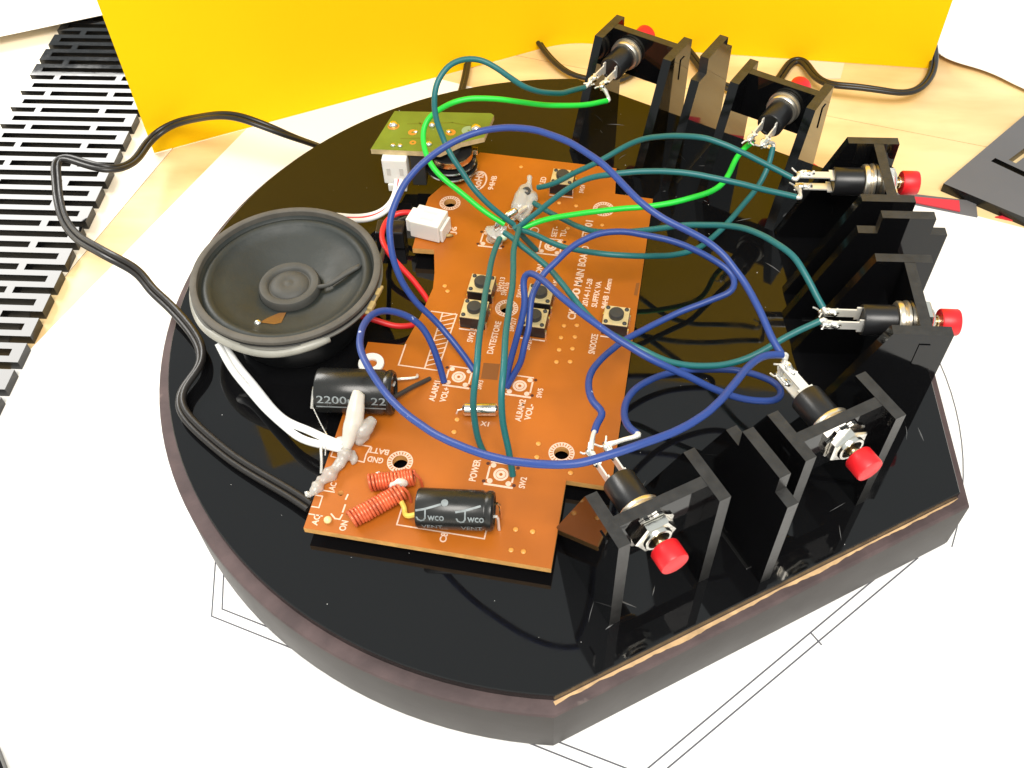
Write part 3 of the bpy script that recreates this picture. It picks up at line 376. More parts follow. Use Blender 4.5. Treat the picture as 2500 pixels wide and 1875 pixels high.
arc = [(97.3*math.cos(math.radians(a)), -9.0+97.3*math.sin(math.radians(a))) for a in range(-25, 22, 3)]
for i, l in enumerate(lines+[arc]):
    obj('printed_line', stroke(l, .34 if i < 5 else .26, LZ+.01*i), M['grey_line'], dp)
rng = random.Random(2); q = []
for row in range(2):        # faint half printed note below the base
    x = -37.0+row*1.5
    while x < -22:
        L_ = rng.uniform(.25,.8); y = -99.6-row*1.5-.33*(x+37); q.append(stroke([(x,y),(x+L_,y+rng.uniform(-.35,.35))], .22, LZ)); x += L_+rng.uniform(.25,.6)
obj('printed_note', join(*q), mat('faint_print', (.70,.69,.68), .8), dp)
def sheet(name, loop, z0, th, m, label, cat, mside=None):
    vf = flat([loop], z0, z0+th); o = obj(name, vf, [m, mside or m], None, fm=side_index(vf))
    return tag(o, label, cat)
sheet('paper_sheet', [(-226,130.6),(-150,164.7),(-196,268),(-272,234)], -13.4, .2, M['white_paper'], 'white paper sheet overlapping the far end of the slotted black panel', 'paper')
# curled white paper at the right: the near rim stands off the table
cl = [(129.8,172),(125.6,162.7),(122,153.2),(120.2,144),(120.8,137),(125.5,132.4),(132.8,128.8),(138.7,124.3),(144.3,118.5),(170,98),(215,120),(225,185),(150,215)]
A = spline([(x,y,0) for x,y in cl]+[(cl[0][0],cl[0][1],0)], 2.0, 2.0)[:-1]
vf = flat([[(a[0],a[1]) for a in A]], -.15, .15)
cxm, cym = 160, 160
V = []
for x, y, z in vf[0]:
    V.append((x+2.0, y+4.4, z-14.8+1.0*math.sin(x*.05+y*.03)))
tag(obj('curled_paper', (V, vf[1]), M['white_paper'], smooth=40), 'white paper with a rounded edge beside the right end of the yellow card', 'paper')
sheet('paper_scrap', [(78.4,142.5),(92.0,140.2),(88.6,128.8),(80.3,128.6)], TZ+.05, .12, M['pink_paper'], 'small pale pinkish paper scrap on the table under the yellow card', 'paper')
# ------------------------------------------------------------------ yellow card, standing as an open fold
path2 = [(-134.2,81.7)]+[(-134.2+(131.0)*t, 81.7+66.6*t) for t in (.3,.6,.85,.94)]+[(-4.5,146.6),(2.5,147.2)]+[(10,146.2)]+[(2.7+116.3*t,146.4-11.2*t) for t in (.25,.5,.75,1)]
A = spline([(x,y,0) for x,y in path2], 2.5, 2.5)
V, F = [], []
zs = np.linspace(TZ+.3, 204, 25); n = len(A)
for th in (0, .35):
    for zi, z in enumerate(zs):
        for i, a in enumerate(A):
            t = A[min(i+1,n-1)]-A[max(i-1,0)]; t = t/np.linalg.norm(t)
            wv = .5*math.sin(i*.05+z*.012)*((z+17)/220)
            V.append((a[0]-t[1]*(th+wv), a[1]+t[0]*(th+wv), z))
h = len(zs)*n
for j in range(len(zs)-1):
    for i in range(n-1):
        q = (j*n+i, j*n+i+1, (j+1)*n+i+1, (j+1)*n+i); F.append(q); F.append(tuple(k+h for k in q[::-1]))
for i in range(n-1):
    F.append((i+1, i, h+i, h+i+1)); k = (len(zs)-1)*n; F.append((k+i, k+i+1, h+k+i+1, h+k+i))
for j in range(len(zs)-1):
    F.append((j*n, (j+1)*n, h+(j+1)*n, h+j*n)); F.append((j*n+n-1, h+j*n+n-1, h+(j+1)*n+n-1, (j+1)*n+n-1))
tag(obj('yellow_card', (V, F), M['yellow_paper'], smooth=60), 'bright yellow sheet standing upright in an open fold behind the clock base', 'card')
# ------------------------------------------------------------------ slotted black panel at the left
xl, xr_ = -187.8, -143.8
loops = []
y0s, y1s = -46.0, 170.0
notch_r, notch_l = [], []
k = 0; y = 126.4
ys = [126.4-4.53*i for i in range(-8, 37)]
outer_r, outer_l = [], []
for i, yc in enumerate(ys):
    if i % 2 == 0:      # rows whose slots run out of both edges
        loops.append([(-176.7,yc-1.22),(-157.1,yc-1.22),(-157.1,yc+1.22),(-176.7,yc+1.22)])
        outer_r.append(yc); outer_l.append(yc)
    else:
        loops.append([(-184.6,yc-1.22),(-147.0,yc-1.22),(-147.0,yc+1.22),(-184.6,yc+1.22)])
right = [(xr_,y0s)]
for yc in sorted(outer_r): right += [(xr_,yc-1.22),(-154.9,yc-1.22),(-154.9,yc+1.22),(xr_,yc+1.22)]
right += [(xr_,y1s)]
left = [(xl,y1s)]
for yc in sorted(outer_l, reverse=True): left += [(xl,yc+1.22),(-178.8,yc+1.22),(-178.8,yc-1.22),(xl,yc-1.22)]
left += [(xl,y0s)]
vf = flat([right+left]+loops, TZ+.1, -14.5)
tag(obj('hinge_sheet', vf, [M['acrylic'], M['edge_dark']], fm=side_index(vf)), 'glossy black acrylic panel cut with rows of staggered hinge slots, left of the yellow card', 'panel')
sheet('acrylic_offcut', [(-111.8,-105.6),(-104,-115.2),(-150,-152),(-164,-118)], TZ+.3, 3.0, M['acrylic'], 'plain black acrylic offcut at the lower left corner of the drawing sheet', 'panel', M['edge_dark'])
# black plate with a joint slot, right
pl = [(110.3,72.3),(170,136),(205,104),(160,36.8)]
d1 = Vector((.726,.688)); d2 = Vector((.755,-.655))
o0 = Vector((126.6,83.2))
def rr(o, a, b):
    return [tuple(o), tuple(o+d2*a), tuple(o+d2*a+d1*b), tuple(o+d1*b)]
vf = flat([pl, rr(o0, 13, 2.3), rr(o0+d2*3.2+d1*4.2, 2.4, 12)], TZ+.1, -14.6)
tag(obj('jointed_plate', vf, [M['charcoal'], M['edge_dark']], fm=side_index(vf)), 'flat black plate with a painted grey reflection and joint slots on the table at the right edge', 'panel')
sheet('black_strip', [(96,70.5),(101.8,70.0),(119.4,67.3),(118.4,60.6),(113.6,61.9),(96,67)], TZ+.25, .45, M['charcoal'], 'small black strip with a painted grey reflection under the red strip right of the brackets', 'offcut')
sheet('red_strip', [(88,69.3),(94.4,68.8),(114.3,66.9),(113.6,62.3),(100.5,66.0),(88,69.0)], TZ+.75, .5, M['red_acrylic'], 'thin red strip lying on the black strip right of the brackets', 'offcut')
sheet('red_offcut', [(68.5,86.3),(74.6,79.5),(71.5,77),(65.5,83.6)], TZ+.3, 2.2, M['red_acrylic'], 'small red acrylic offcut on the table between the second and third brackets', 'offcut')
sheet('red_sliver', [(123.6,61.0),(134,57.6),(134,58.9),(127,61.6)], TZ+.05, .5, M['red_acrylic'], 'red acrylic sliver on the drawing sheet near the black plate', 'offcut')

# ------------------------------------------------------------------ clock base
base = root('clock_base', (0, 0, TZ), 0, 'thick black wooden disc with three straight sides and a glossy black top', 'clock base')
def outline(r, n=72):
    """half a hexagon on the right, half a circle on the left"""
    P = [(r*math.cos(math.radians(a)), r*math.sin(math.radians(a))) for a in (-90,-30,30)]
    P += [(r*math.cos(math.pi/2+math.pi*i/n), r*math.sin(math.pi/2+math.pi*i/n)) for i in range(n)]
    return P
def slab(levels):
    """stack of (radius, z) outlines"""
    V, F = [], []
    for r, z in levels: V += [(x,y,z) for x,y in outline(r)]
    m = len(outline(1))
    for j in range(len(levels)-1):
        for i in range(m):
            F.append((j*m+i, j*m+(i+1)%m, (j+1)*m+(i+1)%m, (j+1)*m+i))
    F.append(tuple(range(m))[::-1]); F.append(tuple((len(levels)-1)*m+i for i in range(m)))
    return V, F
vf = slab([(99.2,.1),(99.7,.8),(100,2),(100,16.8),(99.75,17.4),(99.3,17.6)])
fm = [1]*len(vf[1]); m_ = len(outline(1))
fm = [0]*(4*m_)+[1]*m_+[0,1]
fm[3*m_:4*m_] = [1]*m_
obj('wood_board', vf, [M['paint'], M['lip']], base, smooth=25, fm=fm)
vf = slab([(96.9,17.65),(97.0,17.9),(97.0,20.0),(96.8,20.2)])
obj('acrylic_sheet', vf, [M['acrylic'], M['edge_dark']], base, smooth=25, fm=[1]*(3*m_)+[1,0])
# bare wood where the paint has worn through along the front straight edge
e0, e1 = Vector((0,-100)), Vector((86.6,-50)); du = (e1-e0).normalized(); dn = Vector((-du.y, du.x))
V, F = [], []
rng = random.Random(4); N_ = 140; wv = 1.0
for i in range(N_+1):
    t = 1.2+(97.6)*i/N_; wv += rng.uniform(-.14,.14); wv = min(1.35, max(.4, wv))
    if t > 70: wv = min(wv, 1.0)
    ww = wv*(1.0 if t < 95 else (98.8-t)/3.8+.15)
    a = e0+du*t+dn*2.56; b = a-dn*ww*.9
    V += [(a.x,a.y,17.63),(b.x,b.y,17.63)]
F = [(2*i+1,2*i+3,2*i+2,2*i) for i in range(N_)]
obj('bare_wood_edge', (V, F), M['raw_wood'], base)
# dried glue streaks round the bracket feet, dust on the sheet
def fr(k):
    a0, a1 = math.radians(-90+60*k), math.radians(-30+60*k)
    Aa = Vector((math.cos(a0), math.sin(a0)))*100; Bb = Vector((math.cos(a1), math.sin(a1)))*100
    u = (Bb-Aa)/100; return (Aa+Bb)/2, u, Vector((-u.y, u.x))
def W3(k, u, v, z):
    Mm, uu, vv = fr(k); p = Mm+uu*u+vv*v; return (p.x, p.y, z)
rng = random.Random(11); parts = []
for k in range(3):
    for _ in range(18):
        u, v = rng.choice((-31,-21,-11,0,7.5,18,28))+rng.uniform(-3,3), rng.uniform(4,34); L_ = rng.uniform(1.0,5.5); a = rng.uniform(0,6.28)
        p = [(u,v),(u+L_*.5*math.cos(a)+rng.uniform(-.4,.4),v+L_*.5*math.sin(a)),(u+L_*math.cos(a),v+L_*math.sin(a)+rng.uniform(-.5,.5))]
        if min(q[1] for q in p) < 3.2: continue
        parts.append(tube([W3(k,q[0],q[1],20.2) for q in p], rng.uniform(.05,.16), 5, .8, taper=lambda t: max(.1, math.sin(math.pi*t))))
o = obj('glue_streaks', join(*parts), M['smear'], base); o['kind'] = 'stuff'
parts = []
for _ in range(110):
    a, r = rng.uniform(0,6.28), 95*math.sqrt(rng.random()); x, y = r*math.cos(a), r*math.sin(a)
    if any((Vector((x,y))-fr(k)[0]).dot(fr(k)[2]) < 3 for k in range(3)): continue
    s = rng.uniform(.05,.13)
    parts.append(([(x-s,y-s*.6,20.24),(x+s*.7,y-s,20.24),(x+s,y+s*.5,20.25),(x-s*.3,y+s,20.25)], [(0,1,2,3)]))
o = obj('dust_specks', join(*parts), M['dust'], base); o['kind'] = 'stuff'

# ------------------------------------------------------------------ brackets and push buttons
SEP, TH = 20.5, 2.4
def plate(loop, u0, u1, name, parent):
    """vertical plate: outline in (v, z), thick along u"""
    V, F = flat([loop], u0, u1); s = side_index((V, F))
    for i, f in enumerate(F):
        if s[i]:
            p = [Vector(V[k]) for k in f[:3]]; nn = (p[1]-p[0]).cross(p[2]-p[0]).normalized()
            if .15 < abs(nn.y) < .85: s[i] = 2
    return obj(name, ([(c, a, b) for a, b, c in V], F), [M['acrylic'], M['acrylic_cut'], M['edge_shaded']], parent, fm=s)
SIDE = [(10.0,0),(10.0,30.4),(21.8,30.4),(33.6,0)]
def build_bracket():
    r = root('switch_bracket')
    for s in (-1, 1):
        c = s*SEP/2; plate(SIDE, c-TH/2, c+TH/2, 'side_plate', r)
    x = SEP/2-TH/2-.02
    L_ = [(-x,17.8),(x,17.8),(x,30.35),(-x,30.35)]
    hole = [(3.5*math.cos(a*math.pi/12), 25.0+3.5*math.sin(a*math.pi/12)) for a in range(24)]
    V, F = flat([L_], 0, 2.3)
    s = side_index((V, F))
    obj('cross_plate', ([(a, 13.7+c, b) for a, b, c in V], F), [M['acrylic'], M['acrylic_cut']], r, fm=s)
    for s in (-1, 1):
        c = s*(SEP/2+TH/2)
        vf = box(min(c-.6*s,c+.22*s), max(c-.6*s,c+.05*s), 13.75, 15.95, 21.5, 27.5)
        obj('tab', vf, M['acrylic'], r)
    return r
BR = [(0,-21.2,'black acrylic bracket at the front left of the base, nearest the circuit board corner'),
      (0, 17.8,'black acrylic bracket at the right end of the front straight side'),
      (1,-20.1,'black acrylic bracket on the right side nearer the front, with the lower teal wire pair'),
      (1, 19.5,'black acrylic bracket on the right side farther back, beside the red strip'),
      (2,-18.8,'black acrylic bracket on the back side beside the bare table, right of the notched plate'),
      (2, 20.8,'black acrylic bracket on the back side directly below the yellow card fold, leftmost there')]
proto = build_bracket(); brackets = []
for i, (k, uc, lab) in enumerate(BR):
    b = proto if i == 0 else copy_tree(proto)
    p = W3(k, uc, 0, AZ); b.location = [c*MM for c in p]; b.rotation_euler = (0, 0, math.radians(30+60*k))
    tag(b, lab, 'bracket', 'brackets that carry the push buttons'); brackets.append(b)
NOTCH = [(4.3,0),(4.3,28.5),(8.0,28.5),(8.0,33.0),(19.4,33.0),(19.4,28.5),(23.5,28.5),(34.5,0)]
def build_notched():
    r = root('notched_plate')
    plate(NOTCH, -TH/2, TH/2, 'upright', r)
    V, F = box(-TH/2-.7, TH/2+.7, 8, 30, 0, .25, .1); obj('glue_fillet', (V, F), M['edge_dark'], r)
    return r
proto = build_notched()
for i, (k, uc, lab) in enumerate([(0,-.2,'notched black upright plate between the two front brackets'),(1,.9,'notched black upright plate between the two right side brackets'),(2,1.4,'notched black upright plate between the two back brackets')]):
    b = proto if i == 0 else copy_tree(proto)
    b.location = [c*MM for c in W3(k, uc, 0, AZ)]; b.rotation_euler = (0, 0, math.radians(30+60*k))
    tag(b, lab, 'upright plate', 'notched plates between brackets')
SZ = 27.0
def build_button():
    r = root('push_button')
    obj('body', lathe([(0,25.0),(2.5,25.0),(2.6,25.3),(3.1,25.3),(3.3,25.0),(3.3,18.6),(3.1,18.4)], 28, 'y'), M['black_plastic'], r, smooth=40)
    obj('rear_washer', lathe([(2.0,18.4),(3.9,18.4),(4.15,18.1),(4.15,17.4),(3.9,17.2),(3.3,17.15),(3.3,16.7),(4.3,16.6),(4.3,16.1),(2.0,16.1)], 28, 'y'), M['warm_steel'], r, smooth=40)
    obj('threaded_bush', lathe([(2.15,11.6),(2.2,10.9),(2.7,10.9),(2.85,11.1),(2.85,16.0),(2.15,16.0)], 28, 'y', True), M['steel'], r, smooth=40)
    obj('bush_bore', lathe([(2.1,13.4),(0,13.4)], 20, 'y'), M['black_plastic'], r)
    n = 32; V, F = [], []
    for h in (13.62, 13.25):
        for i in range(n):
            a = 2*math.pi*i/n; ro = 4.35 if i % 4 < 2 else 4.75
            V += [(2.9*math.cos(a), h, 2.9*math.sin(a)), (ro*math.cos(a), h, ro*math.sin(a))]
    for i in range(n):
        j = (i+1) % n; a0, a1, b0, b1 = 2*i, 2*i+1, 2*j, 2*j+1; q = 2*n
        F += [(a0,a1,b1,b0), (q+b0,q+b1,q+a1,q+a0), (a1,q+a1,q+b1,b1)]
    obj('lock_washer', (V, F), M['steel'], r)
    V, F = [], []; n = 24
    for h, e in ((13.15, 0), (11.9, 0), (11.6, .3)):
        for i in range(n):
            a = 2*math.pi*i/n; hexr = 3.75/math.cos((a+math.pi/6) % (math.pi/3)-math.pi/6)-e
            V += [(2.86*math.cos(a), h, 2.86*math.sin(a)), (hexr*math.cos(a), h, hexr*math.sin(a))]
    q = 2*n
    for i in range(n):
        j = (i+1) % n
        F += [(2*i,2*i+1,2*j+1,2*j), (2*i+1,q+2*i+1,q+2*j+1,2*j+1), (q+2*i+1,2*q+2*i+1,2*q+2*j+1,q+2*j+1), (2*q+2*i,2*q+2*j,2*q+2*j+1,2*q+2*i+1)]
    obj('nut', (V, F), M['steel'], r)
    obj('plunger', lathe([(.95,13.3),(.95,9.9),(1.5,9.9),(1.5,8.9),(0,8.9)], 20, 'y'), M['brass'], r, smooth=40)
    obj('cap', lathe([(0,9.3),(2.65,9.3),(2.82,9.05),(2.82,5.75),(2.7,5.5),(2.45,5.4),(0,5.4)], 36, 'y'), M['red_cap'], r, smooth=40)
    for s in (-1, 1):
        z = s*1.75
        obj('terminal', join(box(-1.75, 1.75, 25.1, 26.2, z-.18, z+.18), box(-1.05, 1.05, 26.2, 33.4, z-.175, z+.175)), M['tin'], r)
    return r
BT = [(0,-23.4,90,'red capped push button at the front left, wired with two short blue wire ends'),
      (0, 19.2,0,'red capped push button on the front right, with the thick twisted blue wires'),
      (1,-22.4,90,'red capped push button on the right side nearer the front, wired in teal'),
      (1, 21.9,0,'red capped push button on the right side farther back, in front of the wood table'),
      (2,-20.8,90,'red capped push button at the back right, wired with one green and one teal wire'),
      (2, 25.0,90,'red capped push button at the back against the yellow card')]
proto = build_button(); PIN = {}; PDIR = {}
for i, (k, u, roll, lab) in enumerate(BT):
    b = proto if i == 0 else copy_tree(proto)
    b.location = [c*MM for c in W3(k, u, 0, SZ)]; b.rotation_euler = (Matrix.Rotation(math.radians(30+60*k), 3, 'Z') @ Matrix.Rotation(math.radians(roll), 3, 'Y')).to_euler()
    tag(b, lab, 'push button', 'red push buttons in the brackets')
    PIN[i] = [W3(k, u-1.75, 33.0, SZ), W3(k, u+1.75, 33.0, SZ)] if roll else [W3(k, u-.2, 33.0, SZ-1.75), W3(k, u+.2, 33.0, SZ+1.75)]
    for p_ in PIN[i]: PDIR[tuple(p_)] = (fr(k)[2].x, fr(k)[2].y, 0.0)

# ------------------------------------------------------------------ main circuit board
pcb = root('circuit_board', PCB0, PCBA, 'orange phenolic circuit board with white printing in the middle of the base', 'circuit board')
OUT = [(0,0),(51.3,0),(50.9,21.0),(60.4,21.0),(59.3,112.5),(49.2,112.8),(48.2,123.3),(10.0,123.8),(.4,103.0),(.4,94),(1.1,83.4),(6.7,83.8),(8.8,75.8),(9.7,70.6),(9.0,61.1),(7.5,51.4),(-1.2,50.9)]
HOLES = [(6.6,101.8),(47.0,106.3),(28.9,67.1),(15.2,19.3),(48.8,27.7)]
vf = flat([OUT]+[circle(x,y,1.62,20) for x,y in HOLES]+[circle(5.0,9.4,.65,12), circle(17.9,42.6,.4,8)], -1.6, 0)
obj('board_panel', vf, [M['pcb'], M['pcb_edge']], pcb, fm=side_index(vf))
# standoffs under the board
for x, y in ((6,6),(46,12),(10,95),(50,96)):
    obj('standoff', lathe([(2.2,-4.4),(2.2,-1.61)], 12), M['dark_grey'], pcb, loc=(x,y,0))
ink = []
for x, y in HOLES:      # toothed print rings round the screw holes
    ink.append(ringflat(x,y,2.55,2.8,.03)); ink.append(ringflat(x,y,1.66,1.9,.03))
    for i in range(22):
        a = 2*math.pi*i/22; c, s = math.cos(a), math.sin(a); p = .16
        ink.append(([(x+1.85*c+p*s,y+1.85*s-p*c,.032),(x+2.6*c+p*1.5*s,y+2.6*s-p*1.5*c,.032),(x+2.6*c-p*1.5*s,y+2.6*s+p*1.5*c,.032),(x+1.85*c-p*s,y+1.85*s+p*c,.032)],[(0,1,2,3)]))
for x, y in ((20.5,90.1),(35.7,90.0),(22.3,44.3),(36.5,44.2),(37.1,20.0)):   # footprints of switches that are not fitted
    ink.append(ringflat(x,y,.38,1.0,.03)); ink.append(ringflat(x,y,1.12,1.62,.03))
    ink.append(stroke([(x-2.9,y-2.9),(x+2.9,y-2.9)],.5,.034)); ink.append(stroke([(x-2.6,y+2.8),(x+2.6,y+2.8)],.35,.038))
    ink.append(stroke([(x-2.7,y-1.5),(x-2.7,y+1.5)],.4,.042)); ink.append(stroke([(x+2.7,y-1.5),(x+2.7,y+1.5)],.4,.046))
    for a, b in ((-2,-2),(2,-2),(-2,2),(2,2)): ink.append(ringflat(x+a,y+b,.02,.62,.05,12))
def word(s, x, y, L_, hgt, bold=.028, rot=90):
    V, F = text(s, hgt, L_, bold); a = math.radians(rot); c, d = math.cos(a), math.sin(a)
    ink.append(([(x+c*p[0]-d*p[1], y+d*p[0]+c*p[1], .03) for p in V], F))
for s, x, y, L_, hh in [('CK',44.7,66.2,3.6,1.9),('00',44.5,72.2,4.4,1.9),('MAIN',44.5,77.4,5.9,1.9),('BOARD',44.4,84.3,7.4,1.9),('SET',43.8,93.6,3.9,1.9),('01',44.0,98.9,2.4,1.9),
    ('2014-11-28',47.2,71.0,9.4,1.35),('SUFFIX VA',49.5,71.1,8.8,1.35),('94HB 1.6mm',51.9,71.0,10.2,1.35),('SNOOZE',51.0,56.4,6.2,1.5),('DATE/STORE',27.8,52.3,10.3,1.45),
    ('SW215',22.4,55.0,4.7,1.4),('SW216',27.2,71.2,4.4,1.4),('SW218',31.1,71.1,4.4,1.4),('SW217',31.3,60.0,4.4,1.3),('SW219',36.1,55.0,3.8,1.3),('ON',34.3,79.7,3.5,1.5),
    ('SET-',35.8,93.6,4.0,1.4),('TU-',38.1,94.0,3.0,1.4),('LED',29.3,113.2,3.2,1.5),('SW24',40.2,111.6,3.3,1.2),('94HB',16.0,108.8,5.8,1.5),('J6',9.9,90.2,2.9,1.4),
    ('ALARM1',17.8,36.4,5.9,1.4),('VOL+',20.3,36.6,4.2,1.4),('SW3',27.5,41.6,2.6,1.2),('SW5',41.3,41.6,2.7,1.2),('ALRAM2',37.9,34.3,6.2,1.4),('VOL-',39.9,35.0,4.5,1.4),
    ('POWER',31.4,17.3,5.6,1.5),('SW2',42.0,17.4,2.8,1.3),('AC',1.9,1.0,2.5,1.3),('AC',2.8,9.7,2.0,1.3),('ON',7.9,.8,2.4,1.4),('C8',28.7,1.9,2.3,1.4),('SW213',25.9,72.2,5.0,1.2),('1K',38.9,76.6,2.2,1.0)]:
    word(s, x, y, L_, hh)
word('BATT',12.2,21.1,4.6,1.4,rot=180); word('GND',11.6,18.8,3.5,1.4,rot=180); word('X1',30.0,32.4,1.9,1.2,rot=0)
# approval oval
V, F = ringflat(0,0,2.15,2.62,.03,40); ink.append(([(12.0+x*.92, 111.9+y*1.55, z) for x,y,z in V], F)); word('RoHS',12.0,108.6,6.6,2.1)
ink.append(stroke([(18.6,8.1),(18.6,4.2),(36.9,4.2),(36.9,7.4)],.3,.03))
ink.append(stroke([(7.8,51.6),(7.8,45.3),(16.8,45.3)],.34,.03)); ink.append(stroke([(14.0,45.4),(14.0,63.0)],.34,.036)); ink.append(stroke([(11.2,63.0),(17.5,63.0),(17.1,45.4)],.34,.034))
for i in range(11):
    y = 46.2+i*1.55; ink.append(stroke([(14.1,y),(17.1,y+1.5)],.3,.035))
ink.append(stroke([(.1,9.4),(3.6,9.4)],.28,.03)); ink.append(stroke([(.1,8.0),(1.5,8.0),(1.6,5.2),(.1,5.2)],.28,.03)); ink.append(stroke([(.1,3.4),(2.9,3.4)],.28,.03))
ink.append(stroke([(6.6,9.3),(6.5,8.2)],.35,.03)); ink.append(stroke([(6.8,6.8),(6.8,5.1)],.35,.03)); ink.append(stroke([(6.9,4.4),(6.7,3.3),(5.7,3.3),(4.6,4.2)],.32,.03))
ink.append(stroke([(.2,20.4),(.1,18.0),(2.1,17.8)],.28,.03)); ink.append(stroke([(5.4,18.0),(7.6,17.8),(7.5,19.8),(7.9,22.0),(5.9,22.0)],.3,.03))
ink.append(stroke([(0.9,87.8),(6.9,88.4),(6.9,91)],.26,.03))
for x, y in ((29.2,98.3),(30.6,95.2),(24.6,95.8)): ink.append(ringflat(x,y,.9,1.2,.03,20))
obj('printed_markings', join(*ink), M['ink'], pcb)
ph_ = []
for x, y in ((20.5,90.1),(35.7,90.0),(22.3,44.3),(36.5,44.2),(37.1,20.0)):
    for a, b in ((-3.25,-2.25),(3.25,-2.25),(-3.25,2.25),(3.25,2.25)): ph_.append(ringflat(x+a,y+b,.01,.42,.03,10))
tag(obj('pin_holes', join(*ph_), mat('pin_hole_shade', (.07,.014,.004), .6), pcb), kind='stuff')
# pale solder bumps that show through
bump_me = None
for x, y in [(43.4,63.9),(46.4,64.6),(43.3,60.1),(46.5,60.9),(43.5,56.3),(46.5,57.2),(43.5,52.6),(46.6,53.2),(43.5,29.2),(43.8,25.7),(51.5,23.0),(39.7,106.3),(35.1,106.7),(38.9,97.4),(47.5,100.1),(22.4,119.5),(42.7,2.7),(45.2,2.8),(42.7,7.5),(46.2,7.6),(24.8,29.0),(12.4,71.8),(13.5,70.2),(24.7,32.4),(33.5,40.1)]:
    if bump_me is None:
        o = obj('solder_bump', lathe([(.62,0),(.5,.12),(.25,.2),(0,.22)], 12), mat('bump_resin', (.70,.30,.06), .35), pcb, smooth=True, loc=(x,y,0)); bump_me = o.data
    else:
        o = bpy.data.objects.new('solder_bump', bump_me); col.objects.link(o); o.parent = pcb; o.location = (x*MM, y*MM, 0)
obj('resin_patch', ([(27.0,49.4,.02),(27.4,44.7,.02),(31.2,44.9,.02),(30.8,49.7,.02)],[(0,1,2,3)]), mat('resin_stain', (.20,.065,.012), .5), pcb)
obj('resin_patch', ([(58.6,80.8,.02),(58.5,76.7,.02),(59.35,76.7,.02),(59.4,81.2,.02)],[(0,1,2,3)]), bpy.data.materials['resin_stain'], pcb)
# tactile switches
tact_parts = []
def tact(x, y):
    if not tact_parts:
        a = obj('tact_switch', box(-3,3,-3,3,.05,3.4,.12), M['black_plastic'], pcb)
        b = obj('cover_plate', box(-2.95,2.95,-2.95,2.95,3.42,3.72,.08), M['tact_top'], a)
        c = obj('plunger', lathe([(1.75,3.72),(1.75,4.7),(1.6,4.95),(0,5.0)], 24), M['dark_grey'], a, smooth=40)
        tact_parts.append(a)
        for p, q in ((-2.2,-2.2),(2.2,-2.2),(-2.2,2.2),(2.2,2.2)):
            obj('rivet', lathe([(.52,3.7),(.5,3.95),(.3,4.1),(0,4.12)], 12), M['dark_grey'], a, smooth=True, loc=(p,q,0))
        for p, q in ((-3.0,-2.2),(3.0,-2.2),(-3.0,2.2),(3.0,2.2)):
            obj('pin', box(p-.3,p+.3,q-.35,q+.35,0,1.7), M['solder'], a)
    else:
        a = copy_tree(tact_parts[0], pcb)
    a.location = (x*MM, y*MM, 0)
for x, y in ((35.0,113.0),(22.1,70.7),(22.2,62.2),(36.6,69.8),(36.6,62.1),(55.4,65.9)): tact(x, y)
for x, y in ((19.2,59.6),(36.6,58.4),(55.5,62.2),(35.2,109.4)):
    obj('printed_bar', stroke([(x,y-.9),(x+5.2,y-.9)] if x < 20 else [(x-3,y),(x+3,y)], .4, .03), M['ink'], pcb)
# crystal can
def cyl(p, q, r, caps=.25, n=24):
    p, q = Vector(p), Vector(q); d = (q-p); L_ = d.length; R = d.to_track_quat('X','Z').to_matrix().to_4x4(); R.translation = p
    return xf(lathe([(0,0),(r-caps,0),(r,caps),(r,L_-caps),(r-caps,L_),(0,L_)], n, 'x'), R), R, L_
(vf, R, L_) = cyl((25.6,34.3,1.5),(33.3,35.6,1.5),1.45,.5)
cr = obj('crystal_can', vf, M['steel'], pcb, smooth=40)
obj('lead', tube([(25.6,34.3,1.5),(24.6,34.2,1.2),(24.2,34.0,0)], .2, 6), M['tin'], cr)
# the two big capacitors
def wrap(vf, r, a0, x0):
    """bend flat lettering round a cylinder that lies along x"""
    return [(x0+x, -(r+.09)*math.sin(a0-y/r), (r+.09)*math.cos(a0-y/r)) for x, y, z in vf[0]], vf[1]
def capacitor(p, q, r, name='capacitor'):
    p, q = Vector(p), Vector(q); d = q-p; L_ = d.length
    R = d.to_track_quat('X','Z').to_matrix().to_4x4(); R.translation = p
    prof = [(0,.3),(r-1.0,.3),(r-.75,0),(r-.25,.15),(r,.6),(r,L_-2.4),(r-.28,L_-2.0),(r-.28,L_-1.7),(r,L_-1.3),(r,L_-.5),(r-.4,L_),(r-.9,L_),(r-1.1,L_-.5),(0,L_-.5)]
    o = obj(name, xf(lathe(prof, 36, 'x'), R), M['sleeve'], pcb, smooth=35)
    return o, R, L_
c1, R1, L1 = capacitor((-6.6,32.0,4.2),(10.3,34.2,4.2),5.0)
obj('printed_markings', xf(wrap(text('2200uF  22',1.75,15.2,.01),5.0,1.08,.9),R1), M['grey_ink'], c1)
vf = ([(.4+i*1.7,y,0) for y in (-.18,.18) for i in range(10)], [(i,i+1,i+11,i+10) for i in range(9)])
obj('printed_stripe', xf(wrap(vf,5.0,1.45,.3),R1), M['grey_ink'], c1)
obj('insulated_lead', tube([(10.0,33.6,3.2),(10.6,34.6,2.6),(13.2,38.7,1.4),(16.0,42.6,.1)], .55, 8), M['dark_wire'], c1)
obj('bare_lead', tube([(9.6,36.2,4.2),(9.2,39.4,2.2),(11.4,40.6,1.6),(13.2,41.8,1.0),(12.8,43.2,0)], .32, 8), M['tin'], c1)
c2, R2, L2 = capacitor((22.9,6.0,5.0),(38.4,8.0,5.0),4.1)
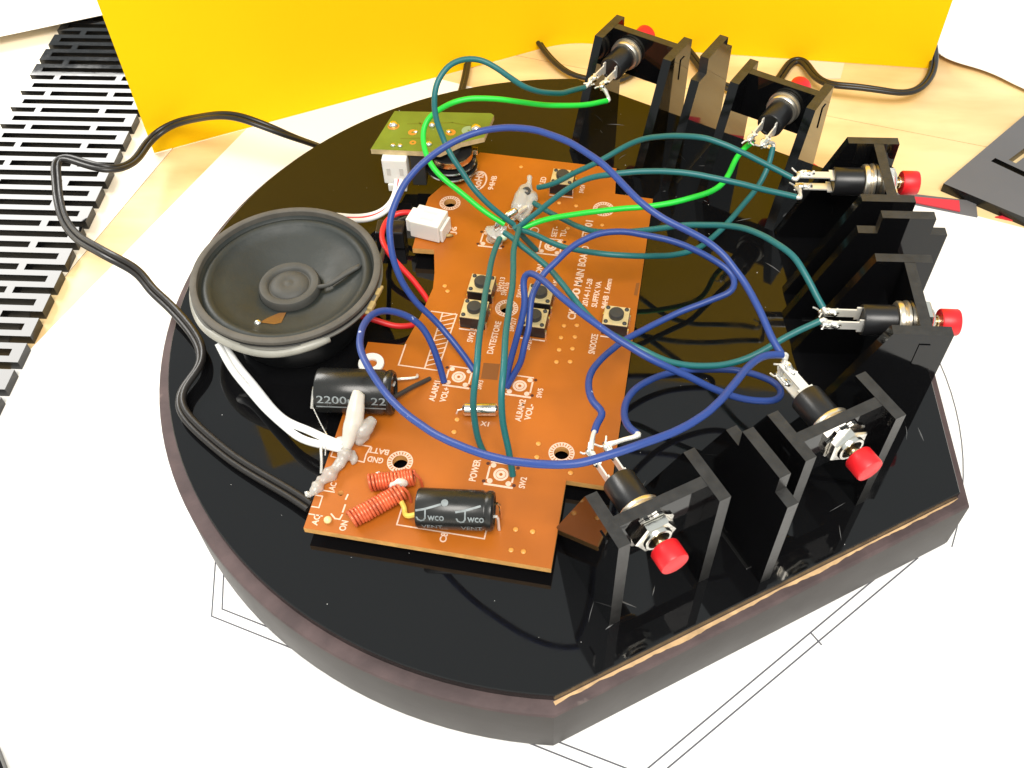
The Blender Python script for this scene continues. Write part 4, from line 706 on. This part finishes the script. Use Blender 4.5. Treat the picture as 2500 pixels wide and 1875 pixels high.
for x0, cut in ((.5,False),(8.4,True)):
    q = []
    q.append(stroke(dense([(0,.45),(1.5,.75),(3.0,1.2),(4.6,1.75)]),.42,0))
    if not cut: q.append(ringflat(5.5,2.15,.02,.72,.0,18))
    q.append(stroke(dense([(1.75,.7),(1.75,-1.0),(1.45,-1.5),(.9,-1.65),(.35,-1.4),(.1,-.95)]),.32,0))
    tv, tf = text('wco',1.55,3.3,.02); q.append(([(x+2.2,y-.7,0) for x,y,z in tv],tf))
    tv, tf = text('VENT',1.2,4.2,.0); q.append(([(x+.9,y-3.3,0) for x,y,z in tv],tf))
    obj('printed_logo', xf(wrap(join(*q),4.1,.78,x0),R2), M['grey_ink'], c2)
obj('end_lead', tube([tuple(R2@Vector((L2-.2,1.2,.8))),tuple(R2@Vector((L2+.9,1.2,.8))),tuple(R2@Vector((L2+1.1,1.2,-4.8)))], .3, 6), M['brass'], c2)
obj('end_lead', tube([tuple(R2@Vector((L2-.2,-1.4,.2))),tuple(R2@Vector((L2+.7,-1.4,.2))),tuple(R2@Vector((L2+.9,-1.4,-4.9)))], .3, 6), M['tin'], c2)
obj('sleeved_lead', tube([(18.6,8.4,2.6),(19.4,7.6,1.4),(19.9,6.3,1.3),(21.0,5.4,2.2),(22.9,5.6,3.2)], .55, 8, .5), M['yellow_lead'], c2)
# copper coils
def coil(p, q, r, turns, wire):
    p, q = Vector(p), Vector(q); d = q-p; R = d.to_track_quat('X','Z').to_matrix().to_4x4(); R.translation = p; L_ = d.length
    P = [(L_*i/(turns*16)+.12*math.sin(i*.05)+.08*math.sin(i*.021), (r+.07*math.sin(i*.37)+.05*math.sin(i*.113))*math.cos(2*math.pi*i/16), (r+.06*math.sin(i*.29))*math.sin(2*math.pi*i/16)) for i in range(turns*16+1)]
    o = obj('coil', xf(sweep(P, wire, 6), R), M['copper'], pcb, smooth=True)
    obj('core', xf(lathe([(r*.85,.3),(r*.85,L_-.3)], 16, 'x'), R), M['copper_dark'], o)
    e = R@Vector((L_,0,r)); obj('coil_tail', tube([tuple(e),(e.x+1.2,e.y-.3,e.z-1.4),(e.x+1.6,e.y-.6,.1)], wire*.9, 6), M['copper'], o)
    return o
coil((10.8,11.8,2.0),(20.0,14.6,2.5),1.62,14,.34)
coil((9.6,2.6,2.0),(18.6,10.6,2.8),1.66,17,.36)
obj('hot_glue', blob([(15.6,11.4,2.4),(17.2,12.0,3.6),(19.0,12.6,2.6)],.9,3), M['glue'], pcb, smooth=True)
obj('hot_glue', blob([(10.6,5.6,.4),(11.8,6.6,1.0),(12.4,8.4,.6)],.95,5), M['glue'], pcb, smooth=True)
obj('hot_glue', blob([(11.2,14.2,.4),(12.2,15.2,.9)],.8,6), M['glue'], pcb, smooth=True)
obj('solder_joint', lathe([(.9,0),(.8,.5),(.4,.9),(0,1.0)], 12), mat('yellow_flux', (.85,.66,.3), .3), pcb, smooth=True, loc=(4.4,2.6,0))
# main white plug with its two wires
con = obj('plug', xf(join(box(-.2,7.8,-3.4,3.4,.3,5.6,.25), box(-1.6,.1,-2.5,2.5,1.0,5.0,.2), box(7.9,8.6,-2.8,2.8,.2,4.2,.15)), Matrix.Translation((.4,90.6,0))@Matrix.Rotation(math.radians(-9),4,'Z')), M['nylon'], pcb)
for dy in (-1.3,1.3):
    obj('key_slot', xf(box(2.0,5.6,dy-.35,dy+.35,5.61,5.66), Matrix.Translation((.4,90.6,0))@Matrix.Rotation(math.radians(-9),4,'Z')), M['nylon'], con)
obj('solder_joint', blob([(8.8,88.6,.6),(9.6,88.9,.8),(10.3,89.4,.3)],.55,8), M['tan'], pcb, smooth=True)
# white nylon ring, loose at the board's left edge, glued to it
obj('nylon_ring', lathe([(1.3,.05),(2.95,.05),(3.05,.3),(2.95,.75),(1.4,.75),(1.3,.55)], 32, 'z', True), M['nylon'], pcb, smooth=40, loc=(1.6,44.3,0))
# the lamp that is smothered in glue, and the solder hub
led = fused('hot_glue', [blob([(26.4,108.2,1.6),(26.0,105.2,3.6),(25.9,102.0,3.8),(25.7,99.4,2.6),(25.6,97.4,1.2)],2.2,21,14,.12), blob([(28.0,106.6,1.8),(28.2,103.8,3.2),(28.0,100.8,3.2),(27.2,98.4,1.6)],1.7,23,14,.15),
    blob([(26.9,105.8,3.6),(26.8,108.9,4.6),(26.4,110.6,4.8)],.85,22), blob([(25.8,99.8,1.6),(26.2,97.8,1.8),(27.4,96.8,1.2)],1.3,24)], M['clear_glue'], pcb)
obj('lamp_chip', tube([(25.8,103.6,5.2),(26.5,104.4,5.7),(27.3,104.3,5.8),(27.8,103.5,5.6),(27.4,102.8,5.4),(26.6,102.9,5.5)], .38, 8, .3), M['dark_grey'], led)
obj('lamp_leg', tube([(27.9,98.6,4.6),(27.0,96.4,5.2),(26.6,93.6,6.4)], .5, 8), M['tin'], led)
obj('glue_loop', tube([(25.4,98.2,1.0),(24.2,96.4,.8),(25.4,94.6,.9),(27.4,94.8,1.0),(28.4,96.4,1.0)], .45, 8), M['clear_glue'], led, smooth=True)
hub = obj('solder_hub', blob([(21.8,88.8,4.6),(22.8,89.6,6.4),(24.2,90.4,7.8),(25.6,91.4,8.6),(26.8,92.2,8.8)],1.0,31,10), M['solder'], pcb, smooth=True)
for i, (a, b) in enumerate((((22.0,88.2,5.0),(26.4,91.6,9.6)),((22.6,90.2,5.6),(26.8,92.6,9.0)),((21.4,89.4,4.4),(25.0,90.2,8.8)),((23.4,88.2,5.2),(25.8,90.8,8.0)))):
    m = Vector(a).lerp(Vector(b),.5)+Vector((.4*(-1)**i,.3,.6)); obj('strand', tube([a,tuple(m),b], .32, 6), M['tin'], hub)
fused('hot_glue', [blob([(20.4,88.6,.8),(21.6,89.6,2.8),(22.6,89.9,4.8)],2.3,33), blob([(22.0,88.0,1.5),(23.2,88.6,3.6),(24.2,89.6,5.6)],1.3,35)], M['clear_glue'], pcb)
obj('hot_glue', blob([(23.9,88.0,3.4),(24.6,87.2,3.6)],.9,34), mat('greenish_glue', (.62,.78,.52), .3), pcb, smooth=True)
# the white lump that holds the battery wires, with its strings
gl = fused('hot_glue', [blob([(4.3,29.2,9.9),(4.2,26.6,8.4),(4.1,23.4,5.6),(3.8,20.2,3.2),(3.4,18.0,2.2)],1.7,41,14,.06), blob([(5.0,28.9,9.4),(4.9,26.4,7.8),(4.6,23.2,5.0),(4.0,20.4,3.0)],1.6,50,14,.08), blob([(3.2,21.4,3.2),(1.8,20.4,2.4),(.4,19.8,1.8)],1.1,48,12,.15)], M['glue'], pcb)
fused('glue_tail', [blob([(3.8,19.6,2.6),(3.3,16.4,1.5),(2.0,13.6,1.0),(.7,11.2,.7)],1.5,43,14,.3), blob([(1.6,13.0,.7),(.4,10.6,.7),(-.5,8.6,.5),(-1.0,7.0,.4)],1.05,44,12,.45), blob([(4.8,19.4,1.4),(5.6,17.8,.7),(5.4,16.4,.3)],.8,47,12,.3), blob([(.2,12.4,.4),(-.6,11.4,.2),(-1.0,9.6,.0)],.7,49,12,.4)], M['milky_glue'], gl)
fused('glue_lobe', [blob([(4.2,21.6,2.6),(6.0,23.4,3.6),(7.4,25.2,4.2),(7.7,26.4,4.3)],1.9,42,14,.12), blob([(4.6,21.4,1.6),(6.2,22.4,2.2),(7.2,23.6,2.4)],1.3,46,12,.25)], M['milky_glue'], gl)
obj('glue_string', tube([(-6.6,36.0,4.0),(-7.4,32.6,4.8),(-6.9,29.4,4.4),(-6.8,27.6,3.0)], .35, 6), M['clear_glue'], gl)
obj('glue_string', tube([(-6.7,28.0,3.2),(-3.4,23.8,3.0),(-1.0,21.0,3.0)], .12, 5), M['clear_glue'], gl)
obj('glue_string', tube([(-1.8,18.6,3.4),(-.8,15.4,1.8),(-.2,12.8,1.0)], .3, 6), M['clear_glue'], gl)
obj('glue_string', tube([(-.6,18.4,3.2),(-.3,16.6,2.2)], .14, 5), M['clear_glue'], gl)
obj('cord_joint', blob([(-1.4,8.2,.2),(-1.8,7.2,.2)],.9,45), M['clear_glue'], pcb, smooth=True)

# ------------------------------------------------------------------ loudspeaker
sp = root('loudspeaker', (-66,-5.9,AZ), 0, 'round grey cone loudspeaker with a pale gasket ring on the left of the base', 'loudspeaker')
obj('gasket', lathe([(20.45,16.1),(20.55,17.25),(20.8,17.45),(21.75,17.45),(22.1,17.2),(22.15,16.6),(22.0,16.2),(20.45,15.9)], 80, 'z', True), M['gasket'], sp, smooth=40)
obj('frame', lathe([(21.2,15.95),(21.9,15.6),(21.6,14.6),(19.5,13.4),(14.5,7.6),(13.0,7.4)], 64, caps=False), M['frame'], sp, smooth=40)
obj('flange', lathe([(20.5,15.35),(22.2,15.35),(22.4,15.15),(22.35,14.75),(21.8,14.5)], 80, caps=False), M['dull_rim'], sp, smooth=40)
obj('magnet', lathe([(15.2,.02),(15.4,.3),(15.4,7.0),(15.0,7.35)], 48), M['black_plastic'], sp, smooth=40)
pf = [(20.5,16.1),(20.2,15.5)]
for i in range(9):
    t = i/8; pf.append((20.0-2.4*t, 15.3+.55*math.sin(math.pi*t)))
pf += [(17.3,14.9),(15,14.1),(12,13.0),(9,11.9),(7.4,11.3)]
obj('cone', lathe(pf, 80, caps=False), M['cone'], sp, smooth=60)
cp = obj('coil_ring', lathe([(7.3,11.2),(7.25,12.7),(6.9,13.25),(5.6,13.4),(5.1,13.1),(4.85,12.6),(4.6,12.6),(4.4,12.9),(3.4,13.3),(1.6,13.45),(1.2,13.25),(.8,13.4),(0,13.45)], 56, caps=False), M['cone_ring'], sp, smooth=50)
obj('tinsel_lead', xf(join(tube([(6.9,-.6,12.8),(9.6,-.4,13.5),(13.0,1.6,14.6),(16.4,4.2,15.2)], .55, 8), tube([(10,0.1,13.1),(13.4,2.6,14.6),(16.6,4.6,15.2)], .5, 8)), Matrix.Identity(4)), M['cone_ring'], sp, smooth=True)
obj('cement_patch', ([(-1.0,-8.2,11.75),(.7,-8.0,11.75),(.8,-12.6,13.3),(-.6,-13.4,13.6),(-4.0,-13.0,13.65),(-3.0,-11.0,12.9)],[(5,4,3,2,1,0)]), M['brown_glue'], sp)
obj('solder_dot', lathe([(.95,0),(.8,.5),(.4,.8),(0,.85)], 14), M['solder'], sp, smooth=True, loc=(-4.4,-13.2,13.5))
A = [(22.2*math.cos(math.radians(a)), 22.2*math.sin(math.radians(a)), 14.2+.35*math.sin(a*.11)) for a in range(168, 307, 3)]
obj('glue_bead', sweep(A, .85, 10, taper=lambda t: .5+.75*min(1,2.2*t)*(1 if t < .93 else (1-t)*6+.58)), M['grey_glue'], sp, smooth=True)
ts = obj('terminal_strip', xf(join(box(21.4,22.7,-5,4.0,14.2,15.0,.2), box(22.0,23.3,-4.4,-1.8,14.6,15.9,.3), box(21.9,23.0,.4,2.6,14.6,15.7,.3)), Matrix.Rotation(math.radians(-14),4,'Z')), M['tan'], sp)
# ------------------------------------------------------------------ small green board with its plug and dial
gb = root('control_board', (0,0,0), 0, 'small olive green circuit board on edge parts behind the loudspeaker', 'circuit board')
vf = flat([[(-53.4,41.5),(-34.9,40.8),(-29.9,45.0),(-23.9,47.4),(-22.0,57.0),(-22.9,57.9),(-49.3,58.0)]], 16.5, 18.0)
obj('board_panel', vf, [M['green_board'], M['green_edge']], gb, fm=side_index(vf))
for x, y, r, h in ((-48.8,51.8,1.35,1.1),(-26.4,51.0,1.5,1.2),(-38.3,51.9,1.0,1.0),(-47.7,43.2,.75,.6),(-45.8,43.1,.75,.6),(-38.3,44.1,1.0,.7),(-42.4,49.2,.7,.5),(-33.6,49.6,.7,.5)):
    obj('solder_joint', lathe([(r,18.0),(r*.9,18+h*.45),(r*.5,18+h*.9),(0,18+h)], 14), M['solder'], gb, smooth=True, loc=(x,y,0))
for x, y, r in ((-43.2,48.9,1.25),(-33.0,49.2,1.35),(-42.6,44.6,.9),(-48.7,51.4,1.6)):
    obj('copper_pad', ringflat(x,y,.35,r,18.02,20), M['orange_pad'], gb)
obj('flux_stain', ringflat(-28.3,50.2,.3,1.9,18.012,20), mat('flux_green', (.30,.42,.24), .4), gb)
for a, b in (((-45,52.5),(-33,53.4)),((-46,46.2),(-39,46.6)),((-42,53.4),(-40,49.8)),((-33,53.4),(-28,52.2))):
    obj('trace', stroke([a,b],.35,18.015), mat('buried_trace', (.13,.15,.018), .3), gb)
j = obj('plug', join(box(-50.5,-43.9,39.0,43.6,8.6,16.45,.3), box(-49.6,-44.6,38.6,42.6,6.2,8.6,.3)), M['nylon'], gb)
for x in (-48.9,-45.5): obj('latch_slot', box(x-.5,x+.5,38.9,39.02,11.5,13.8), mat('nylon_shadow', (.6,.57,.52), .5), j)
obj('dial', lathe([(0,14.6),(5.6,14.6),(5.8,14.2),(5.8,12.4),(4.9,12.2),(4.9,11.6),(6.6,11.5),(6.7,10.9),(6.6,10.6),(5.4,10.5),(5.4,9.8),(7.0,9.7),(7.1,9.2),(6.9,8.9),(0,8.9)], 40), M['black_plastic'], gb, smooth=35, loc=(-33,46.5,0))
obj('dial_rim', lathe([(5.85,14.3),(5.95,14.0),(5.9,12.6),(5.75,12.6)], 40), M['brass'], gb, smooth=35, loc=(-33,46.5,0))
for r, z in ((6.75,11.1),(7.15,9.3)): obj('dial_ring', lathe([(r-.1,z+.3),(r+.05,z),(r-.1,z-.3)], 40), M['steel'], gb, smooth=35, loc=(-33,46.5,0))
obj('dial_shaft', lathe([(2.6,2.65),(2.6,16.4)], 18), M['dark_grey'], gb, loc=(-33,46.5,0))
obj('dial_tag', box(-27.6,-25.9,47.4,49.0,12.0,13.6,.2), M['brass'], gb)
obj('side_block', box(-43.4,-39.6,41.6,46.4,6.0,16.4,.3), M['dark_grey'], gb)
# black socket under the main plug
tag(obj('socket_block', box(-50.5,-43.2,20.2,25.4,AZ+.05,8.2,.4), M['black_plastic']), 'small black socket block on the base beside the white plug', 'socket')

# ------------------------------------------------------------------ wires
def wire(name, key, r, m, label, pin=None, tip=True, grp=None, sm=1.0):
    pts = [tuple(p) for p in WIRES[key]]
    A = spline(pts, .9, sm); q = random.Random(len(label)*7+len(key)); ph = [q.uniform(0, 6) for _ in range(6)]; env = np.minimum(1, np.minimum(np.arange(len(A)), np.arange(len(A))[::-1])/10.0)
    for c in range(3):
        A[:, c] += env*(.10*np.sin(np.arange(len(A))*.9/5.2+ph[c])+.05*np.sin(np.arange(len(A))*.9/2.6+ph[c+3]))
    o = obj(name, sweep(A, r, 12), m, smooth=60)
    tag(o, label, 'wire', grp)
    if pin is not None:
        e = A[-1]; d = A[-1]-A[-4]; d = d/np.linalg.norm(d)
        mid = (e+d*1.2+np.array(pin))/2+np.array((0,0,.35))
        b = join(tube([tuple(e-d*.4),tuple(e+d*1.0),tuple(mid),pin], .46, 8, .5), tube([tuple(e+d*.3),tuple(mid+np.array((.4,.3,-.3))),tuple(np.array(pin)+np.array((.3,-.3,.3)))], .26, 6, .5))
        dv_ = np.array(PDIR[tuple(pin)]); n1 = np.cross(dv_, (0, 0, 1.0)); n2 = np.cross(dv_, n1)
        pq = np.array(pin); q2 = random.Random(len(label)*3)
        fr_ = [tube([tuple(pq+dv_*.2), tuple(pq+dv_*(.9+.4*a_)+n1*a_*q2.uniform(.5,1.0)+np.array((0,0,.3*a_))), tuple(pq+dv_*(1.5+.5*a_)+n1*a_*q2.uniform(1.0,2.0)+np.array((0,0,q2.uniform(-.4,.8))))], .2, 5, .5) for a_ in (-1, .8)]
        fr_.append(tube([tuple(pq-dv_*3.2+n1*.7+np.array((0,0,.3))), tuple(pq-dv_*1.8-n1*.5+np.array((0,0,.5))), tuple(pq-dv_*.6+n1*.6+np.array((0,0,.45))), tuple(pq+dv_*.5), tuple(mid)], .34, 7, .4))
        fr_.append(tube([tuple(pq-dv_*2.6-n1*.8+np.array((0,0,.2))), tuple(pq-dv_*1.2+n1*.5+np.array((0,0,.55))), tuple(pq+dv_*.2-n1*.3+np.array((0,0,.2))), tuple(mid-np.array((0,0,.4)))], .3, 7, .4))
        b = join(b, *fr_)
        bo = obj('bare_end', b, M['tin'], o, smooth=60)
        pv = np.array(pin); obj('solder_joint', blob([tuple(pv+dv_*.9),tuple(pv-dv_*.6),tuple(pv-dv_*2.6),tuple(pv-dv_*3.4)], .8, len(key)+len(label), 10, .28), M['solder'], bo, smooth=True)
    return o
P = PIN
near = lambda i, key: min(P[i], key=lambda q: (Vector(q)-Vector(WIRES[key][-1])).length)
other = lambda i, q: [p for p in P[i] if p != q][0]
GB, GT, GG = 'blue wires of the push buttons', 'teal wires of the push buttons', 'green wires of the push buttons'
wire('blue_wire','blue_over',.75,M['blue'],'blue wire arching high from the left of the board to the twisted front right button', P[1][1], grp=GB)
wire('blue_wire','blue_front',.76,M['blue'],'blue wire looping past the big capacitor and sweeping along the front', P[1][0], grp=GB)
q = near(0,'blue_left_switch')
wire('blue_wire','blue_left_switch',.74,M['blue'],'blue wire with a sharp kink before the front left button', P[0][0], grp=GB)
wire('blue_wire','blue_right_switch',.74,M['blue'],'blue wire folded into a loose loop right of the board by the front left button', P[0][1], grp=GB)
wire('teal_wire','teal_b1',.71,M['teal'],'teal wire rising in a tall loop to the rear button by the yellow card', P[5][1], grp=GT)
wire('green_wire','green_b1',.71,M['green'],'green wire bending round the green board to the rear left button', P[5][0], grp=GG)
wire('green_wire','green_b2',.71,M['green'],'green wire running right across the board to the rear right button', P[4][1], grp=GG)
wire('teal_wire','teal_b2',.71,M['teal'],'teal wire dipping low and rising to the rear right button', P[4][0], grp=GT)
wire('teal_wire','teal_b3_far',.71,M['teal'],'teal wire from the clear glue lump, upper of the pair to the far right button', P[3][1], grp=GT)
wire('teal_wire','teal_b3_near',.71,M['teal'],'teal wire from the solder hub, lower of the pair to the far right button', P[3][0], grp=GT)
wire('teal_wire','teal_b4_far',.71,M['teal'],'teal wire from under the clear glue lump bending down to the near right button', P[2][1], grp=GT)
wire('teal_wire','teal_b4_near',.71,M['teal'],'teal wire slanting from the hub beneath the blue wires to the near right button', P[2][0], grp=GT)
wire('teal_wire','teal_power_left',.71,M['teal'],'teal wire running straight down the board, left of the pair to the POWER print', grp=GT)
wire('teal_wire','teal_power_right',.71,M['teal'],'teal wire running straight down the board, right of the pair to the POWER print', grp=GT)
wire('teal_wire','teal_stub',.71,M['teal'],'short teal wire stub from the solder hub to the board', grp=GT)
wire('red_wire','red_a',.72,M['red'],'red wire from the white plug running down beside the board edge')
wire('red_wire','red_b',.72,M['red'],'short red wire between the loudspeaker and the board edge')
wire('grey_wire','dark_a',.6,M['dark_wire'],'thin dark wire from the white plug to the loudspeaker tags')
fl = root('ribbon_cable', (0,0,0), 0, 'three strand white ribbon cable with a red stripe going up to the green board', 'cable')
for n_, m in (('a','white_wire'),('b','red'),('c','white_wire')):
    obj('strand', sweep(spline(WIRES['flat_'+n_],.9,1.8), .66 if m != 'red' else .5, 10), M[m], fl, smooth=60)
wp = root('white_lead', (0,0,0), 0, 'twin white lead from the loudspeaker to the glued battery pads', 'cable')
for n_ in ('a','b'):
    obj('strand', sweep(spline(WIRES['white_'+n_],.9,2.0), (.86), 12), M['white_wire'], wp, smooth=60)
run = list(WIRES['cord'])+[(-73,84,-15.6),(-62,92,-15.8),(-50,99,-15.8),(-41,107,-15.6)]+[p for p in WIRES['cord_b'] if p[1] > 112]+[(-34,146,-15.8),(-26,154,-15.8)]+list(WIRES['cord_c'])
run += [(15,123.5,-15.8),(23,134,-15.8),(30,146,-15.8)]+list(WIRES['cord_d'])[1:-1]+list(WIRES['cord_e'])[1:]+[(118,160,-15.8),(104,168,-15.8)]
A = spline(run, 1.0, 2.4)
tw = lambda t: .5*math.sin(t*14.0)+.25
tag(obj('power_cord', join(sweep(A, .78, 10, off=(.74, 0, tw)), sweep(A, .78, 10, off=(-.74, 0, tw))), M['cord'], smooth=60), 'black twin power cord looping off the left side of the base and behind the brackets', 'cord')
